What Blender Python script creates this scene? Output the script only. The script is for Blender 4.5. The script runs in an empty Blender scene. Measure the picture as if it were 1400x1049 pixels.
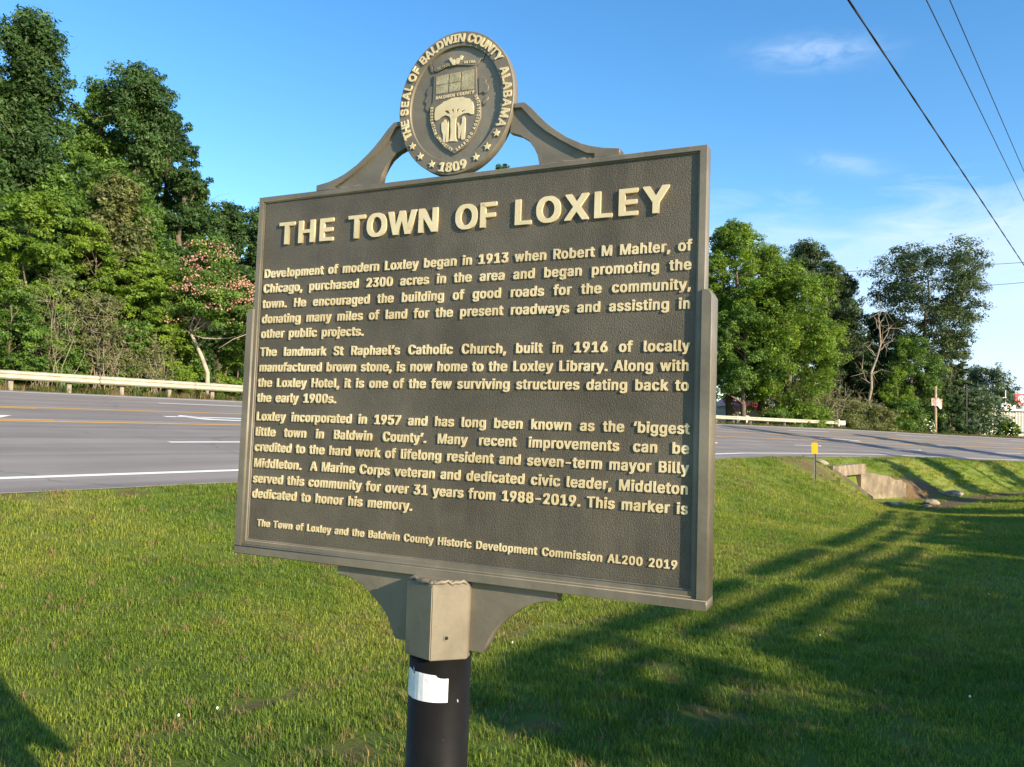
import bpy, bmesh, math, random, json
import numpy as np
from mathutils import Vector, Matrix

R = math.radians
SC = bpy.context.scene
COL = SC.collection
random.seed(7)

# ------------------------------------------------------------------ camera
PITCH, ROLL, FPX, CX, CY = R(2.8), R(1.8), 1080.0, 700.0, 524.5
FW = np.array([0, math.cos(PITCH), math.sin(PITCH)])
_r0 = np.array([1.0, 0, 0]); _u0 = np.cross(_r0, FW)
RT = math.cos(ROLL) * _r0 + math.sin(ROLL) * _u0
UP = np.cross(RT, FW)
cam_d = bpy.data.cameras.new('camera'); cam = bpy.data.objects.new('camera', cam_d); COL.objects.link(cam)
cam_d.sensor_fit = 'HORIZONTAL'; cam_d.sensor_width = 36.0; cam_d.lens = FPX / 1400 * 36
cam_d.clip_start = 0.05; cam_d.clip_end = 6000
cam.matrix_world = Matrix([[RT[i], UP[i], -FW[i], 0.0] for i in range(3)] + [[0, 0, 0, 1]])
SC.camera = cam

# ------------------------------------------------------------------ sun and sky
SUN_AZ, SUN_EL = 46.0, 21.0       # degrees behind the camera's right shoulder, elevation
SD = Vector((math.sin(R(SUN_AZ)) * math.cos(R(SUN_EL)), -math.cos(R(SUN_AZ)) * math.cos(R(SUN_EL)), math.sin(R(SUN_EL))))
sl = bpy.data.lights.new('sun', 'SUN'); sl.energy = 5.0; sl.angle = R(0.53); sl.color = (1.0, 0.83, 0.60)
so = bpy.data.objects.new('sun', sl); COL.objects.link(so)
so.rotation_mode = 'QUATERNION'; so.rotation_quaternion = SD.to_track_quat('Z', 'Y'); so.location = (20, -20, 30)

SC.view_settings.view_transform = 'Standard'; SC.view_settings.look = 'None'
SC.view_settings.exposure = 0.98; SC.view_settings.gamma = 1.0
SC.view_settings.use_curve_mapping = False

W = bpy.data.worlds.new('World'); SC.world = W; W.use_nodes = True
nt = W.node_tree; nt.nodes.clear()
def N(tree, typ, **kw):
    n = tree.nodes.new(typ)
    for k, v in kw.items():
        if k.startswith('i_'):
            key = k[2:]; key = int(key) if key.isdigit() else key
            n.inputs[key].default_value = v
        else: setattr(n, k, v)
    return n
def math_n(tree, op, a, b=None, c=None, clamp=False):
    n = tree.nodes.new('ShaderNodeMath'); n.operation = op; n.use_clamp = clamp
    for i, v in enumerate((a, b, c)):
        if v is None: continue
        if isinstance(v, (int, float)): n.inputs[i].default_value = v
        else: tree.links.new(v, n.inputs[i])
    return n.outputs[0]
def mix_n(tree, fac, a, b, blend='MIX'):
    n = tree.nodes.new('ShaderNodeMix'); n.data_type = 'RGBA'; n.blend_type = blend
    for sock, v in ((n.inputs[0], fac), (n.inputs[6], a), (n.inputs[7], b)):
        if isinstance(v, (int, float)): sock.default_value = v
        elif isinstance(v, tuple): sock.default_value = (*v, 1) if len(v) == 3 else v
        else: tree.links.new(v, sock)
    return n.outputs[2]
sky = N(nt, 'ShaderNodeTexSky', sky_type='NISHITA', sun_disc=False)
sky.sun_elevation = R(SUN_EL); sky.sun_rotation = math.atan2(SD.x, SD.y)
sky.air_density = 1.0; sky.dust_density = 0.25; sky.ozone_density = 2.0; sky.altitude = 0
tc = N(nt, 'ShaderNodeTexCoord')
sep = N(nt, 'ShaderNodeSeparateXYZ'); nt.links.new(tc.outputs['Generated'], sep.inputs[0])
az = math_n(nt, 'ARCTAN2', sep.outputs[0], sep.outputs[1])            # azimuth, 0 = straight ahead
el = math_n(nt, 'ARCSINE', sep.outputs[2])
# cirrus: noise stretched along the horizon, strongest in a low veil
comb = N(nt, 'ShaderNodeCombineXYZ'); nt.links.new(az, comb.inputs[0]); nt.links.new(el, comb.inputs[1])
mp = N(nt, 'ShaderNodeMapping'); nt.links.new(comb.outputs[0], mp.inputs[0])
mp.inputs['Scale'].default_value = (3.0, 13.0, 1); mp.inputs['Rotation'].default_value = (0, 0, R(8))
nz = N(nt, 'ShaderNodeTexNoise', i_Scale=2.2, i_Detail=7.0, i_Roughness=0.62, i_Distortion=0.6); nt.links.new(mp.outputs[0], nz.inputs['Vector'])
def wisp(a0, e0, sa, se, rot, strength):
    ca, sa_ = math.cos(R(rot)), math.sin(R(rot))
    da = math_n(nt, 'SUBTRACT', az, R(a0)); de = math_n(nt, 'SUBTRACT', el, R(e0))
    x = math_n(nt, 'ADD', math_n(nt, 'MULTIPLY', da, ca), math_n(nt, 'MULTIPLY', de, sa_))
    y = math_n(nt, 'SUBTRACT', math_n(nt, 'MULTIPLY', de, ca), math_n(nt, 'MULTIPLY', da, sa_))
    x = math_n(nt, 'DIVIDE', x, R(sa)); y = math_n(nt, 'DIVIDE', y, R(se))
    r2 = math_n(nt, 'ADD', math_n(nt, 'MULTIPLY', x, x), math_n(nt, 'MULTIPLY', y, y))
    g = math_n(nt, 'POWER', 2.718, math_n(nt, 'MULTIPLY', r2, -1.0))
    return math_n(nt, 'MULTIPLY', g, strength)
nzs = math_n(nt, 'MULTIPLY_ADD', nz.outputs[0], 3.0, -1.05, clamp=True)
mp2 = N(nt, 'ShaderNodeMapping'); nt.links.new(comb.outputs[0], mp2.inputs[0])
mp2.inputs['Scale'].default_value = (22.0, 60.0, 1); mp2.inputs['Rotation'].default_value = (0, 0, R(-25))
nz2 = N(nt, 'ShaderNodeTexNoise', i_Scale=1.0, i_Detail=6.0, i_Roughness=0.6, i_Distortion=1.0); nt.links.new(mp2.outputs[0], nz2.inputs['Vector'])
nz2s = math_n(nt, 'MULTIPLY_ADD', nz2.outputs[0], 2.2, -0.55, clamp=True)
w1 = wisp(20.6, 24.6, 3.6, 0.85, -4, 0.55); w2 = wisp(23.0, 17.6, 2.3, 0.55, -14, 0.42)
ws = math_n(nt, 'MULTIPLY', math_n(nt, 'ADD', w1, w2), nz2s)
# low veil of thin high cloud, denser to the right of the road direction
edge = math_n(nt, 'MULTIPLY_ADD', nz.outputs[0], R(7), R(12.6))
veil_e = math_n(nt, 'DIVIDE', math_n(nt, 'SUBTRACT', edge, el), R(3.5), clamp=True)
veil_a = math_n(nt, 'MULTIPLY_ADD', math_n(nt, 'COSINE', math_n(nt, 'SUBTRACT', az, R(60))), 2.0, -0.95, clamp=True)
veil = math_n(nt, 'MULTIPLY', math_n(nt, 'MULTIPLY', veil_e, veil_a), math_n(nt, 'MULTIPLY_ADD', nzs, 0.30, 0.68))
cl = math_n(nt, 'MAXIMUM', veil, ws)
cl = math_n(nt, 'MINIMUM', cl, 0.85)
hs = N(nt, 'ShaderNodeHueSaturation', i_Saturation=1.3, i_Value=1.06); nt.links.new(sky.outputs[0], hs.inputs['Color'])
skc = mix_n(nt, cl, hs.outputs[0], (3.3, 3.95, 5.0))
bg = N(nt, 'ShaderNodeBackground', i_Strength=0.135); nt.links.new(skc, bg.inputs[0])
wo = N(nt, 'ShaderNodeOutputWorld'); nt.links.new(bg.outputs[0], wo.inputs[0])

# ------------------------------------------------------------------ helpers
def hor(px):                       # height of the horizon in the photograph at a column
    a = (px - CX) / FPX
    # direction with zero world height
    t = -(FW[2] + RT[2] * a) / UP[2]
    return CY - FPX * t
def at(px, d, z=0.0):              # world point at depth d (world Y) seen at column px near the horizon
    r = FW + RT * (px - CX) / FPX - UP * (hor(px) - CY) / FPX
    r = r / r[1]
    return np.array([r[0] * d, d, z])
def zat(px, py, d): return (hor(px) - py) / FPX * d * 1.0
RDA = R(36.94)
RD = np.array([math.sin(RDA), math.cos(RDA)]); LD = np.array([RD[1], -RD[0]])
def off(s):
    s = np.asarray(s, float); q = np.clip(s - 33, 0, 90)
    return q * q / 160 + np.clip(s - 123, 0, None) * 1.125
def rw(lat, s):                    # road coordinates (lat' measured from the kerb curve) -> world xy
    l = np.asarray(lat, float) + off(s); s = np.asarray(s, float)
    return l * LD[0] + s * RD[0], l * LD[1] + s * RD[1]
def to_road(x, y):
    s = x * RD[0] + y * RD[1]; l = x * LD[0] + y * LD[1]
    return l - off(s), s
def ss(a, b, x):
    t = np.clip((x - a) / (b - a), 0, 1); return t * t * (3 - 2 * t)
NEAR, FAR = -10.2, -28.8
def zn(s): return np.interp(s, [-60, 30, 47, 64, 80, 100, 400], [-1.0, -1.0, -1.24, -1.62, -1.78, -1.8, -1.8])
def zf(s): return np.interp(s, [-60, 30, 73, 93, 120, 400], [0.53, 0.53, 0.33, -0.05, -0.2, -0.2])
def zroad(lat, s):
    t = (lat - NEAR) / (FAR - NEAR); return zn(s) * (1 - t) + zf(s) * t
rng = np.random.default_rng(3)
_gx = rng.uniform(0, 6.28, 16); _gk = rng.normal(0, 1, (16, 2))
def lump(x, y, k):
    v = 0
    for i in range(8): v = v + np.sin(_gk[i, 0] * k * x + _gk[i, 1] * k * y + _gx[i])
    return v / 8
def terrain(x, y):
    lat, s = to_road(x, y)
    e = zn(s)
    lawn = -1.6 - 0.20 * ss(10, 27, s) * ss(-8, -1, lat)
    bt = np.interp(s, [-60, 8, 14, 20, 25, 33, 60, 400], [-1.6, -1.6, -1.68, -2.05, -2.4, -2.88, -3.05, -3.1])
    toe = np.interp(s, [-60, 8, 25, 33, 400], [-4.6, -4.6, -5.2, -6.6, -6.6])
    win = ss(33.3, 33.7, s) * (1 - ss(38.0, 39.4, s))           # the culvert mouth
    win = ss(33.25, 33.6, s) * (1 - ss(40.2, 42.6, s)); S_ = [33.3, 37.9, 39.8, 42.5]
    tc_ = np.interp(s, S_, [-8.72, -8.72, -7.45, -6.7]); toe = toe * (1 - win) + tc_ * win; shl = -9.6 * (1 - win) + (tc_ - .34) * win
    zr = np.interp(s, S_, [-1.50, -1.68, -2.2, -2.4]); zs = (e - 0.06) * (1 - win) + zr * win
    a1 = np.clip((lat - NEAR) / np.maximum(shl - NEAR, .05), 0, 1); z1 = e * (1 - a1) + zs * a1
    a2 = np.clip((lat - shl) / (toe - shl), 0, 1); a2 = 0.55 * a2 + 0.45 * a2 * a2 * (3 - 2 * a2)
    a3 = ss(-5.0, 3.5, lat + 0 * s); top3 = lawn + 0.22 * (bt - lawn)
    base = np.where(lat < shl, z1, zs * (1 - a2) + bt * a2)
    base = np.where(lat > toe, bt * (1 - a3) + top3 * a3, base)
    base = np.where(lat > 3.5, top3 + (lawn - top3) * ss(3.5, 14, lat), base)
    z = np.where(lat < NEAR, zroad(lat, s), base)
    f = np.clip((FAR - lat), 0, None)
    zfar = zf(s) - 0.12 * ss(0, 1.2, f) + 0.25 * ss(3, 14, f)
    z = np.where(lat < FAR, zfar, z)
    z = np.where((lat < NEAR - 0.02) & (lat > FAR + 0.02), z - 0.10, z)
    rough = 0.02 * lump(x, y, 1.6) + 0.05 * lump(x, y, 0.35)
    rough = rough * np.where((lat > NEAR + 0.3) | (lat < FAR - 0.4), 1, 0)
    return z + rough

def obj(name, me, parent=None, mat=None, kind=None, label=None, cat=None, group=None):
    o = bpy.data.objects.new(name, me); COL.objects.link(o)
    if mat is not None and me is not None and not me.materials: me.materials.append(mat)
    if parent: o.parent = parent
    if kind: o['kind'] = kind
    tag(o, label, cat, group); return o
def tag(o, label=None, cat=None, group=None):
    if label: o['label'] = label
    if cat: o['category'] = cat
    if group: o['group'] = group
    return o
def empty(name, loc, label, cat, group=None):
    o = bpy.data.objects.new(name, None); COL.objects.link(o); o.location = loc; o.empty_display_size = 0.2
    return tag(o, label, cat, group)
def mesh_np(name, V, F, smooth=False):
    """V (n,3); F (m,3|4) int array"""
    me = bpy.data.meshes.new(name); V = np.asarray(V, np.float32); F = np.asarray(F, np.int32)
    m, k = F.shape
    me.vertices.add(len(V)); me.vertices.foreach_set('co', V.ravel())
    me.loops.add(m * k); me.loops.foreach_set('vertex_index', F.ravel())
    me.polygons.add(m); me.polygons.foreach_set('loop_start', np.arange(0, m * k, k, dtype=np.int32))
    me.polygons.foreach_set('loop_total', np.full(m, k, np.int32))
    if smooth: me.polygons.foreach_set('use_smooth', np.ones(m, bool))
    me.update(); me.validate(); return me
class MB:
    """collects simple solids into one mesh"""
    def __init__(s): s.v = []; s.f = []
    def add(s, V, F):
        b = len(s.v); s.v += [tuple(map(float, p)) for p in V]; s.f += [tuple(i + b for i in f) for f in F]; return s
    def box(s, x0, x1, y0, y1, z0, z1, M=None):
        V = [(x, y, z) for x in (x0, x1) for y in (y0, y1) for z in (z0, z1)]
        if M is not None: V = [M @ Vector(p) for p in V]
        return s.add(V, [(0, 1, 3, 2), (4, 6, 7, 5), (0, 4, 5, 1), (2, 3, 7, 6), (0, 2, 6, 4), (1, 5, 7, 3)])
    def tube(s, P, r, n=8, cap=True):
        P = [Vector(p) for p in P]; m = len(P)
        if isinstance(r, (int, float)): r = [r] * m
        V = []; up = Vector((0.13, 0.21, 1)).normalized()
        for i, p in enumerate(P):
            d = (P[min(i + 1, m - 1)] - P[max(i - 1, 0)]).normalized()
            a = d.cross(up)
            if a.length < 0.1: a = d.cross(Vector((1, 0, 0)))
            a.normalize(); b = d.cross(a)
            V += [p + (a * math.cos(2 * math.pi * k / n) + b * math.sin(2 * math.pi * k / n)) * r[i] for k in range(n)]
        F = [(i * n + k, i * n + (k + 1) % n, (i + 1) * n + (k + 1) % n, (i + 1) * n + k) for i in range(m - 1) for k in range(n)]
        if cap: F += [tuple(range(n))[::-1], tuple((m - 1) * n + k for k in range(n))]
        return s.add(V, F)
    def mesh(s, name, smooth=False):
        me = bpy.data.meshes.new(name); me.from_pydata(s.v, [], s.f)
        if smooth: me.polygons.foreach_set('use_smooth', [True] * len(me.polygons))
        bm = bmesh.new(); bm.from_mesh(me); bmesh.ops.recalc_face_normals(bm, faces=bm.faces); bm.to_mesh(me); bm.free()
        me.update(); return me

# ------------------------------------------------------------------ materials
def mat(name, color=(0.5, 0.5, 0.5), rough=0.7, metal=0.0, spec=0.5):
    m = bpy.data.materials.new(name); m.use_nodes = True
    b = m.node_tree.nodes['Principled BSDF']
    b.inputs['Base Color'].default_value = (*color, 1); b.inputs['Roughness'].default_value = rough
    b.inputs['Metallic'].default_value = metal; b.inputs['Specular IOR Level'].default_value = spec
    return m
def P(m): return m.node_tree.nodes['Principled BSDF']
def coords(t, which='Object', scale=None):
    c = N(t, 'ShaderNodeTexCoord'); o = c.outputs[which]
    if scale is not None:
        mp = N(t, 'ShaderNodeMapping'); t.links.new(o, mp.inputs[0]); mp.inputs['Scale'].default_value = scale; o = mp.outputs[0]
    return o
def noise(t, vec, scale, detail=4, rough=0.55, dist=0.0):
    n = N(t, 'ShaderNodeTexNoise', i_Scale=scale, i_Detail=detail, i_Roughness=rough, i_Distortion=dist)
    t.links.new(vec, n.inputs['Vector']); return n.outputs[0]
def ramp(t, fac, stops):
    n = t.nodes.new('ShaderNodeValToRGB'); t.links.new(fac, n.inputs[0])
    e = n.color_ramp.elements
    while len(e) < len(stops): e.new(0.5)
    for i, (p, c) in enumerate(stops):
        e[i].position = p; e[i].color = (*c, 1) if isinstance(c, tuple) else (c, c, c, 1)
    return n.outputs[0]
def bump(t, h, strength, dist=0.01, m=None):
    n = N(t, 'ShaderNodeBump', i_Strength=strength, i_Distance=dist); t.links.new(h, n.inputs['Height']); return n.outputs[0]
def lk(m, a, name): m.node_tree.links.new(a, P(m).inputs[name])
def mottled(name, c1, c2, scale=6, rough=0.7, bs=0.2, bd=0.01, bscale=60, metal=0.0, c3=None, which='Object'):
    m = mat(name, c1, rough, metal); t = m.node_tree; co = coords(t, which)
    n1 = noise(t, co, scale, 6, 0.6); c = ramp(t, n1, [(0.35, c1), (0.65, c2)])
    if c3:
        n3 = noise(t, co, scale * 3.7, 5, 0.65); f = ramp(t, n3, [(0.60, 0.0), (0.72, 1.0)]); c = mix_n(t, f, c, c3)
    lk(m, c, 'Base Color'); lk(m, bump(t, noise(t, co, bscale, 5), bs, bd), 'Normal'); return m
# road-coordinate test used by several ground materials
def road_uv(t):
    u = N(t, 'ShaderNodeUVMap', uv_map='road'); s_ = N(t, 'ShaderNodeSeparateXYZ'); t.links.new(u.outputs[0], s_.inputs[0])
    return u.outputs[0], s_.outputs[0], s_.outputs[1]        # vector, s, lat
def world_pos(t): return N(t, 'ShaderNodeNewGeometry').outputs['Position']
def grass_tone(t):
    """colour of the lawn at a world position: broad yellow and green patches"""
    p = world_pos(t)
    a = noise(t, p, 0.30, 3, 0.5); b = noise(t, p, 1.3, 5, 0.62); c = noise(t, p, 7.0, 4, 0.6)
    v = math_n(t, 'ADD', math_n(t, 'MULTIPLY', a, 0.5), math_n(t, 'ADD', math_n(t, 'MULTIPLY', b, 0.34), math_n(t, 'MULTIPLY', c, 0.16)))
    return ramp(t, v, [(0.37, (0.120, 0.205, 0.030)), (0.47, (0.195, 0.275, 0.042)), (0.56, (0.272, 0.318, 0.060)), (0.66, (0.335, 0.325, 0.110))])
M_ground = mat('lawn_soil', rough=0.95); t = M_ground.node_tree
gt = grass_tone(t); vec, us, ul = road_uv(t); p = world_pos(t)
soil = ramp(t, noise(t, p, 9, 6, 0.65), [(0.3, (0.085, 0.055, 0.030)), (0.6, (0.17, 0.115, 0.065)), (0.8, (0.25, 0.19, 0.12))])
at_ = N(t, 'ShaderNodeAttribute', attribute_name='bare')
bf = math_n(t, 'ADD', at_.outputs['Fac'], math_n(t, 'MULTIPLY_ADD', noise(t, p, 2.3, 8, 0.78), 1.6, -1.0))
bf = math_n(t, 'MULTIPLY_ADD', bf, 2.0, -0.35, clamp=True)
gt2 = mix_n(t, 1.0, gt, (0.7, 0.7, 0.7), "MULTIPLY")
gt2 = mix_n(t, ramp(t, noise(t, p, 38, 4, 0.7), [(0.5, 0.0), (0.75, 0.35)]), gt2, (0.13, 0.10, 0.05))
lk(M_ground, mix_n(t, bf, gt2, soil), 'Base Color'); lk(M_ground, bump(t, noise(t, p, 26, 8, 0.75), 0.9, 0.05), 'Normal')
P(M_ground).inputs['Specular IOR Level'].default_value = 0.15

M_road = mat('asphalt', rough=0.86); t = M_road.node_tree; vec, us, ul = road_uv(t)
m1 = N(t, 'ShaderNodeMapping'); t.links.new(vec, m1.inputs[0]); m1.inputs['Scale'].default_value = (0.05, 1.1, 1)
streak = noise(t, m1.outputs[0], 1.6, 6, 0.6); fine = noise(t, vec, 30, 6, 0.8); big = noise(t, vec, 0.45, 4, 0.6)
# wheel paths: darker twin bands in each 3.68 m lane
lane = math_n(t, 'FRACT', math_n(t, 'DIVIDE', math_n(t, 'ADD', ul, 11.2), 3.68))
wp = math_n(t, 'ABSOLUTE', math_n(t, 'SUBTRACT', math_n(t, 'ABSOLUTE', math_n(t, 'SUBTRACT', lane, 0.5)), 0.24))
wpm = math_n(t, 'SUBTRACT', 1.0, math_n(t, 'DIVIDE', wp, 0.12), clamp=True)
v = math_n(t, 'ADD', math_n(t, 'MULTIPLY', streak, 0.6), math_n(t, 'ADD', math_n(t, 'MULTIPLY', big, 0.3), math_n(t, 'MULTIPLY', fine, 0.25)))
v = math_n(t, 'SUBTRACT', v, math_n(t, 'MULTIPLY', wpm, 0.09))
col = ramp(t, v, [(0.38, (0.150, 0.134, 0.122)), (0.55, (0.212, 0.190, 0.173)), (0.70, (0.28, 0.252, 0.228))])
spk = ramp(t, noise(t, vec, 75, 3, 0.7), [(0.62, 0.0), (0.75, 0.5)]); col = mix_n(t, spk, col, (0.36, 0.34, 0.31))
# sealed cracks
vo = N(t, 'ShaderNodeTexVoronoi', feature='DISTANCE_TO_EDGE', i_Scale=0.16)
dv = N(t, 'ShaderNodeVectorMath', operation='ADD'); t.links.new(vec, dv.inputs[0])
nv = N(t, 'ShaderNodeTexNoise', i_Scale=0.8, i_Detail=4.0); t.links.new(vec, nv.inputs['Vector']); t.links.new(nv.outputs['Color'], dv.inputs[1])
t.links.new(dv.outputs[0], vo.inputs['Vector'])
ck = ramp(t, vo.outputs[0], [(0.0, 0.35), (0.006, 0.0)]); col = mix_n(t, ck, col, (0.05, 0.048, 0.045))
lk(M_road, col, 'Base Color'); lk(M_road, bump(t, fine, 0.5, 0.008), 'Normal')

def paint(name, c, wear):
    m = mat(name, c, 0.65); t = m.node_tree; vec, us, ul = road_uv(t)
    f = ramp(t, noise(t, vec, 14, 8, 0.75), [(wear, 1.0), (wear + 0.16, 0.0)])
    lk(m, mix_n(t, f, c, (0.22, 0.21, 0.19)), 'Base Color'); return m
M_white = paint('white_road_paint', (0.80, 0.80, 0.76), 0.22); M_yellow = paint('yellow_road_paint', (0.74, 0.40, 0.05), 0.22)

# ------------------------------------------------------------------ ground, road
def grid_sheet(name, lats, ss_, zfun, bare=None):
    Lg, Sg = np.meshgrid(lats, ss_, indexing='ij'); X, Y = rw(Lg, Sg); Z = zfun(X, Y, Lg, Sg)
    V = np.stack([X, Y, Z], -1).reshape(-1, 3); n, m = Lg.shape
    i = np.arange(n - 1)[:, None] * m + np.arange(m - 1)[None]; i = i.ravel()
    F = np.stack([i, i + m, i + m + 1, i + 1], 1)
    me = mesh_np(name, V, F, True)
    uv = me.uv_layers.new(name='road'); idx = np.zeros(len(me.loops), np.int32); me.loops.foreach_get('vertex_index', idx)
    U = np.stack([Sg.ravel(), Lg.ravel()], 1)[idx]; uv.data.foreach_set('uv', U.astype(np.float32).ravel())
    if bare is not None:
        a = me.attributes.new('bare', 'FLOAT', 'POINT'); a.data.foreach_set('value', bare(X, Y, Lg, Sg).ravel().astype(np.float32))
    if me.polygons[0].normal.z < 0: me.flip_normals()
    return me
def seg_dist(x, y, pts):
    d = np.full(np.shape(x), 1e9)
    for (ax, ay), (bx, by) in zip(pts[:-1], pts[1:]):
        vx, vy = bx - ax, by - ay; t_ = np.clip(((x - ax) * vx + (y - ay) * vy) / (vx * vx + vy * vy), 0, 1)
        d = np.minimum(d, np.hypot(x - ax - t_ * vx, y - ay - t_ * vy))
    return d
def ground_hit(px, py, z=-1.6):
    r = FW + RT * (px - CX) / FPX - UP * (py - CY) / FPX; k = z / r[2]; return (r[0] * k, r[1] * k)
TRACK = [ground_hit(*q) for q in ((190, 1030), (260, 992), (360, 968), (470, 930), (560, 902), (720, 868), (900, 838))]
BALD = [(ground_hit(735, 1005), 0.30), (ground_hit(985, 985), 0.33), (ground_hit(1010, 945), 0.25), (ground_hit(480, 1030), 0.28), (ground_hit(900, 915), 0.2),
        (ground_hit(15, 745), 0.45), (ground_hit(130, 742), 0.25), (ground_hit(180, 735), 0.3), (ground_hit(125, 835), 0.10), (ground_hit(250, 827), 0.12), (ground_hit(315, 705), 0.4)]
def bare_f(x, y, lat, s):
    b = (0.62 + 0.3 * lump(x, y, 5.0)) * np.exp(-(seg_dist(x, y, TRACK) / 0.10) ** 2)
    for (bx, by), r_ in BALD: b = np.maximum(b, 0.66 * np.exp(-((x - bx) ** 2 + (y - by) ** 2) / r_ ** 2))
    b = np.maximum(b, 0.85 * np.exp(-(((lat + 8.9) / 1.5) ** 2 + ((s - 30.8) / 2.6) ** 2)))        # worn soil round the culvert
    b = np.maximum(b, 1.0 * ss(39.0, 39.8, s) * (1 - ss(42.5, 45.5, s)) * np.exp(-((lat + 7.4) / 1.0) ** 2))
    b = np.maximum(b, 0.95 * ss(34, 36, s) * (1 - ss(52, 60, s)) * np.exp(-((lat + 5.6) / 0.75) ** 2))
    b = np.maximum(b, 0.42 * np.exp(-((lat + 10.1) / 0.22) ** 2))
    b = np.maximum(b, 0.5 * np.exp(-((lat + 29.0) / 0.35) ** 2))
    b = np.maximum(b, 0.45 * np.exp(-(((lat + 8.2) / 0.9) ** 2 + ((s - 21) / 3.5) ** 2)))
    return b
latg = np.unique(np.round(np.concatenate([np.linspace(-1200, -80, 12), np.linspace(-80, -31, 26), np.linspace(-31, -28.4, 14), [-22, -16], np.linspace(-10.6, 1, 160), np.linspace(1, 12, 50), np.linspace(12, 60, 24), np.linspace(60, 900, 10)]), 4))
sg = np.unique(np.round(np.concatenate([np.linspace(-900, -30, 14), np.linspace(-30, -2, 29), np.linspace(-2, 20, 220), np.linspace(20, 60, 200), np.linspace(60, 130, 60), np.linspace(130, 1500, 20)]), 4))
me = grid_sheet('ground', latg, sg, lambda X, Y, L, S: terrain(X, Y), bare_f)
obj('ground', me, mat=M_ground, kind='structure')
srd = np.concatenate([np.linspace(-300, -20, 15), np.linspace(-18, 130, 149), np.linspace(135, 400, 20)])
lr = np.linspace(NEAR, FAR, 22)
me = grid_sheet('road', lr, srd, lambda X, Y, L, S: zroad(L, S) + 0.004 * lump(X, Y, 0.9)*0)
obj('road', me, mat=M_road, kind='structure')
me = grid_sheet('skirt', [NEAR, NEAR + 0.01], srd, lambda X, Y, L, S: zroad(L, S) - np.where(L > NEAR + 0.005, 0.12, 0)); obj('road_edge', me, mat=M_road, kind='structure')
def stripe(name, la, lb, s0, s1, m, lift=0.006):
    n = max(2, int((s1 - s0) / 1.0) + 1)
    me = grid_sheet(name, [la, lb], np.linspace(s0, s1, n), lambda X, Y, L, S: zroad(L, S) + lift)
    return obj(name, me, mat=m, kind='structure')
stripe('edge_line', -11.29, -11.12, -60, 200, M_white); stripe('edge_line', -28.12, -27.97, -60, 200, M_white)
for k in range(-4, 12):
    s0 = 8.52 + 12.19 * k
    stripe('lane_dash', -14.97, -14.81, s0, s0 + 3.05, M_white)
    stripe('lane_dash', -25.68, -25.52, 8.0 + 12.19 * k - 6.0, 8.0 + 12.19 * k - 1.4, M_white)
stripe('centre_line', -18.66, -18.50, -60, 200, M_yellow); stripe('centre_line', -22.28, -22.12, -60, 200, M_yellow)
for k in range(-4, 12):
    stripe('centre_line_dash', -18.96, -18.80, 8.05 + 12.19 * k - 3.05, 8.05 + 12.19 * k, M_yellow)
    stripe('centre_line_dash', -21.98, -21.82, 7.9 + 12.19 * k + 1 - 3.05, 8.9 + 12.19 * k, M_yellow)
def flat_poly(name, pts, m, lift=0.006):      # pts in (lat, s)
    me = bpy.data.meshes.new(name); V = []
    for la, s_ in pts:
        x, y = rw(la, s_); V.append((float(x), float(y), float(zroad(la, s_)) + lift))
    me.from_pydata(V, [], [tuple(range(len(V)))]); bm = bmesh.new(); bm.from_mesh(me); bmesh.ops.triangulate(bm, faces=bm.faces); bm.to_mesh(me); bm.free()
    uv = me.uv_layers.new(name='road')
    for lp in me.loops: uv.data[lp.index].uv = (pts[lp.vertex_index][1], pts[lp.vertex_index][0])
    return obj(name, me, mat=m, kind='structure')
def turn_arrow(s0, lat0, flip):
    pts = []
    c = [(0, -1.2), (0, 0.4)]
    # shaft, a bend and a head, in (ds, dl)
    A = [(-1.5, .10), (.4, .10), (1.0, .25), (1.25, .55), (.95, .55), (1.45, 1.2), (1.95, .55), (1.65, .55), (1.35, 0.0), (.6, -.14), (-1.5, -.14)]
    flat_poly('turn_arrow', [(lat0 + dl * flip, s0 + ds * flip) for ds, dl in A], M_white)
turn_arrow(13.1, -20.55, 1); turn_arrow(13.8, -19.9, -1); turn_arrow(5.6, -20.4, 1); turn_arrow(60, -20.4, 1)
for s_ in (41, 53.2, 65.4):                   # raised pavement markers
    x, y = rw(-14.9, s_ - 5); b = MB(); z = float(zroad(-14.9, s_ - 5)); b.box(x - .08, x + .08, y - .06, y + .06, z, z + .02)
    obj('pavement_marker', b.mesh('pavement_marker'), mat=M_white, label={41: 'nearest small raised reflective marker on the lane line', 53.2: 'middle small raised reflective marker on the lane line', 65.4: 'farthest small raised reflective marker on the lane line'}[s_], cat='road marker', group='raised markers on the lane line')

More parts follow.
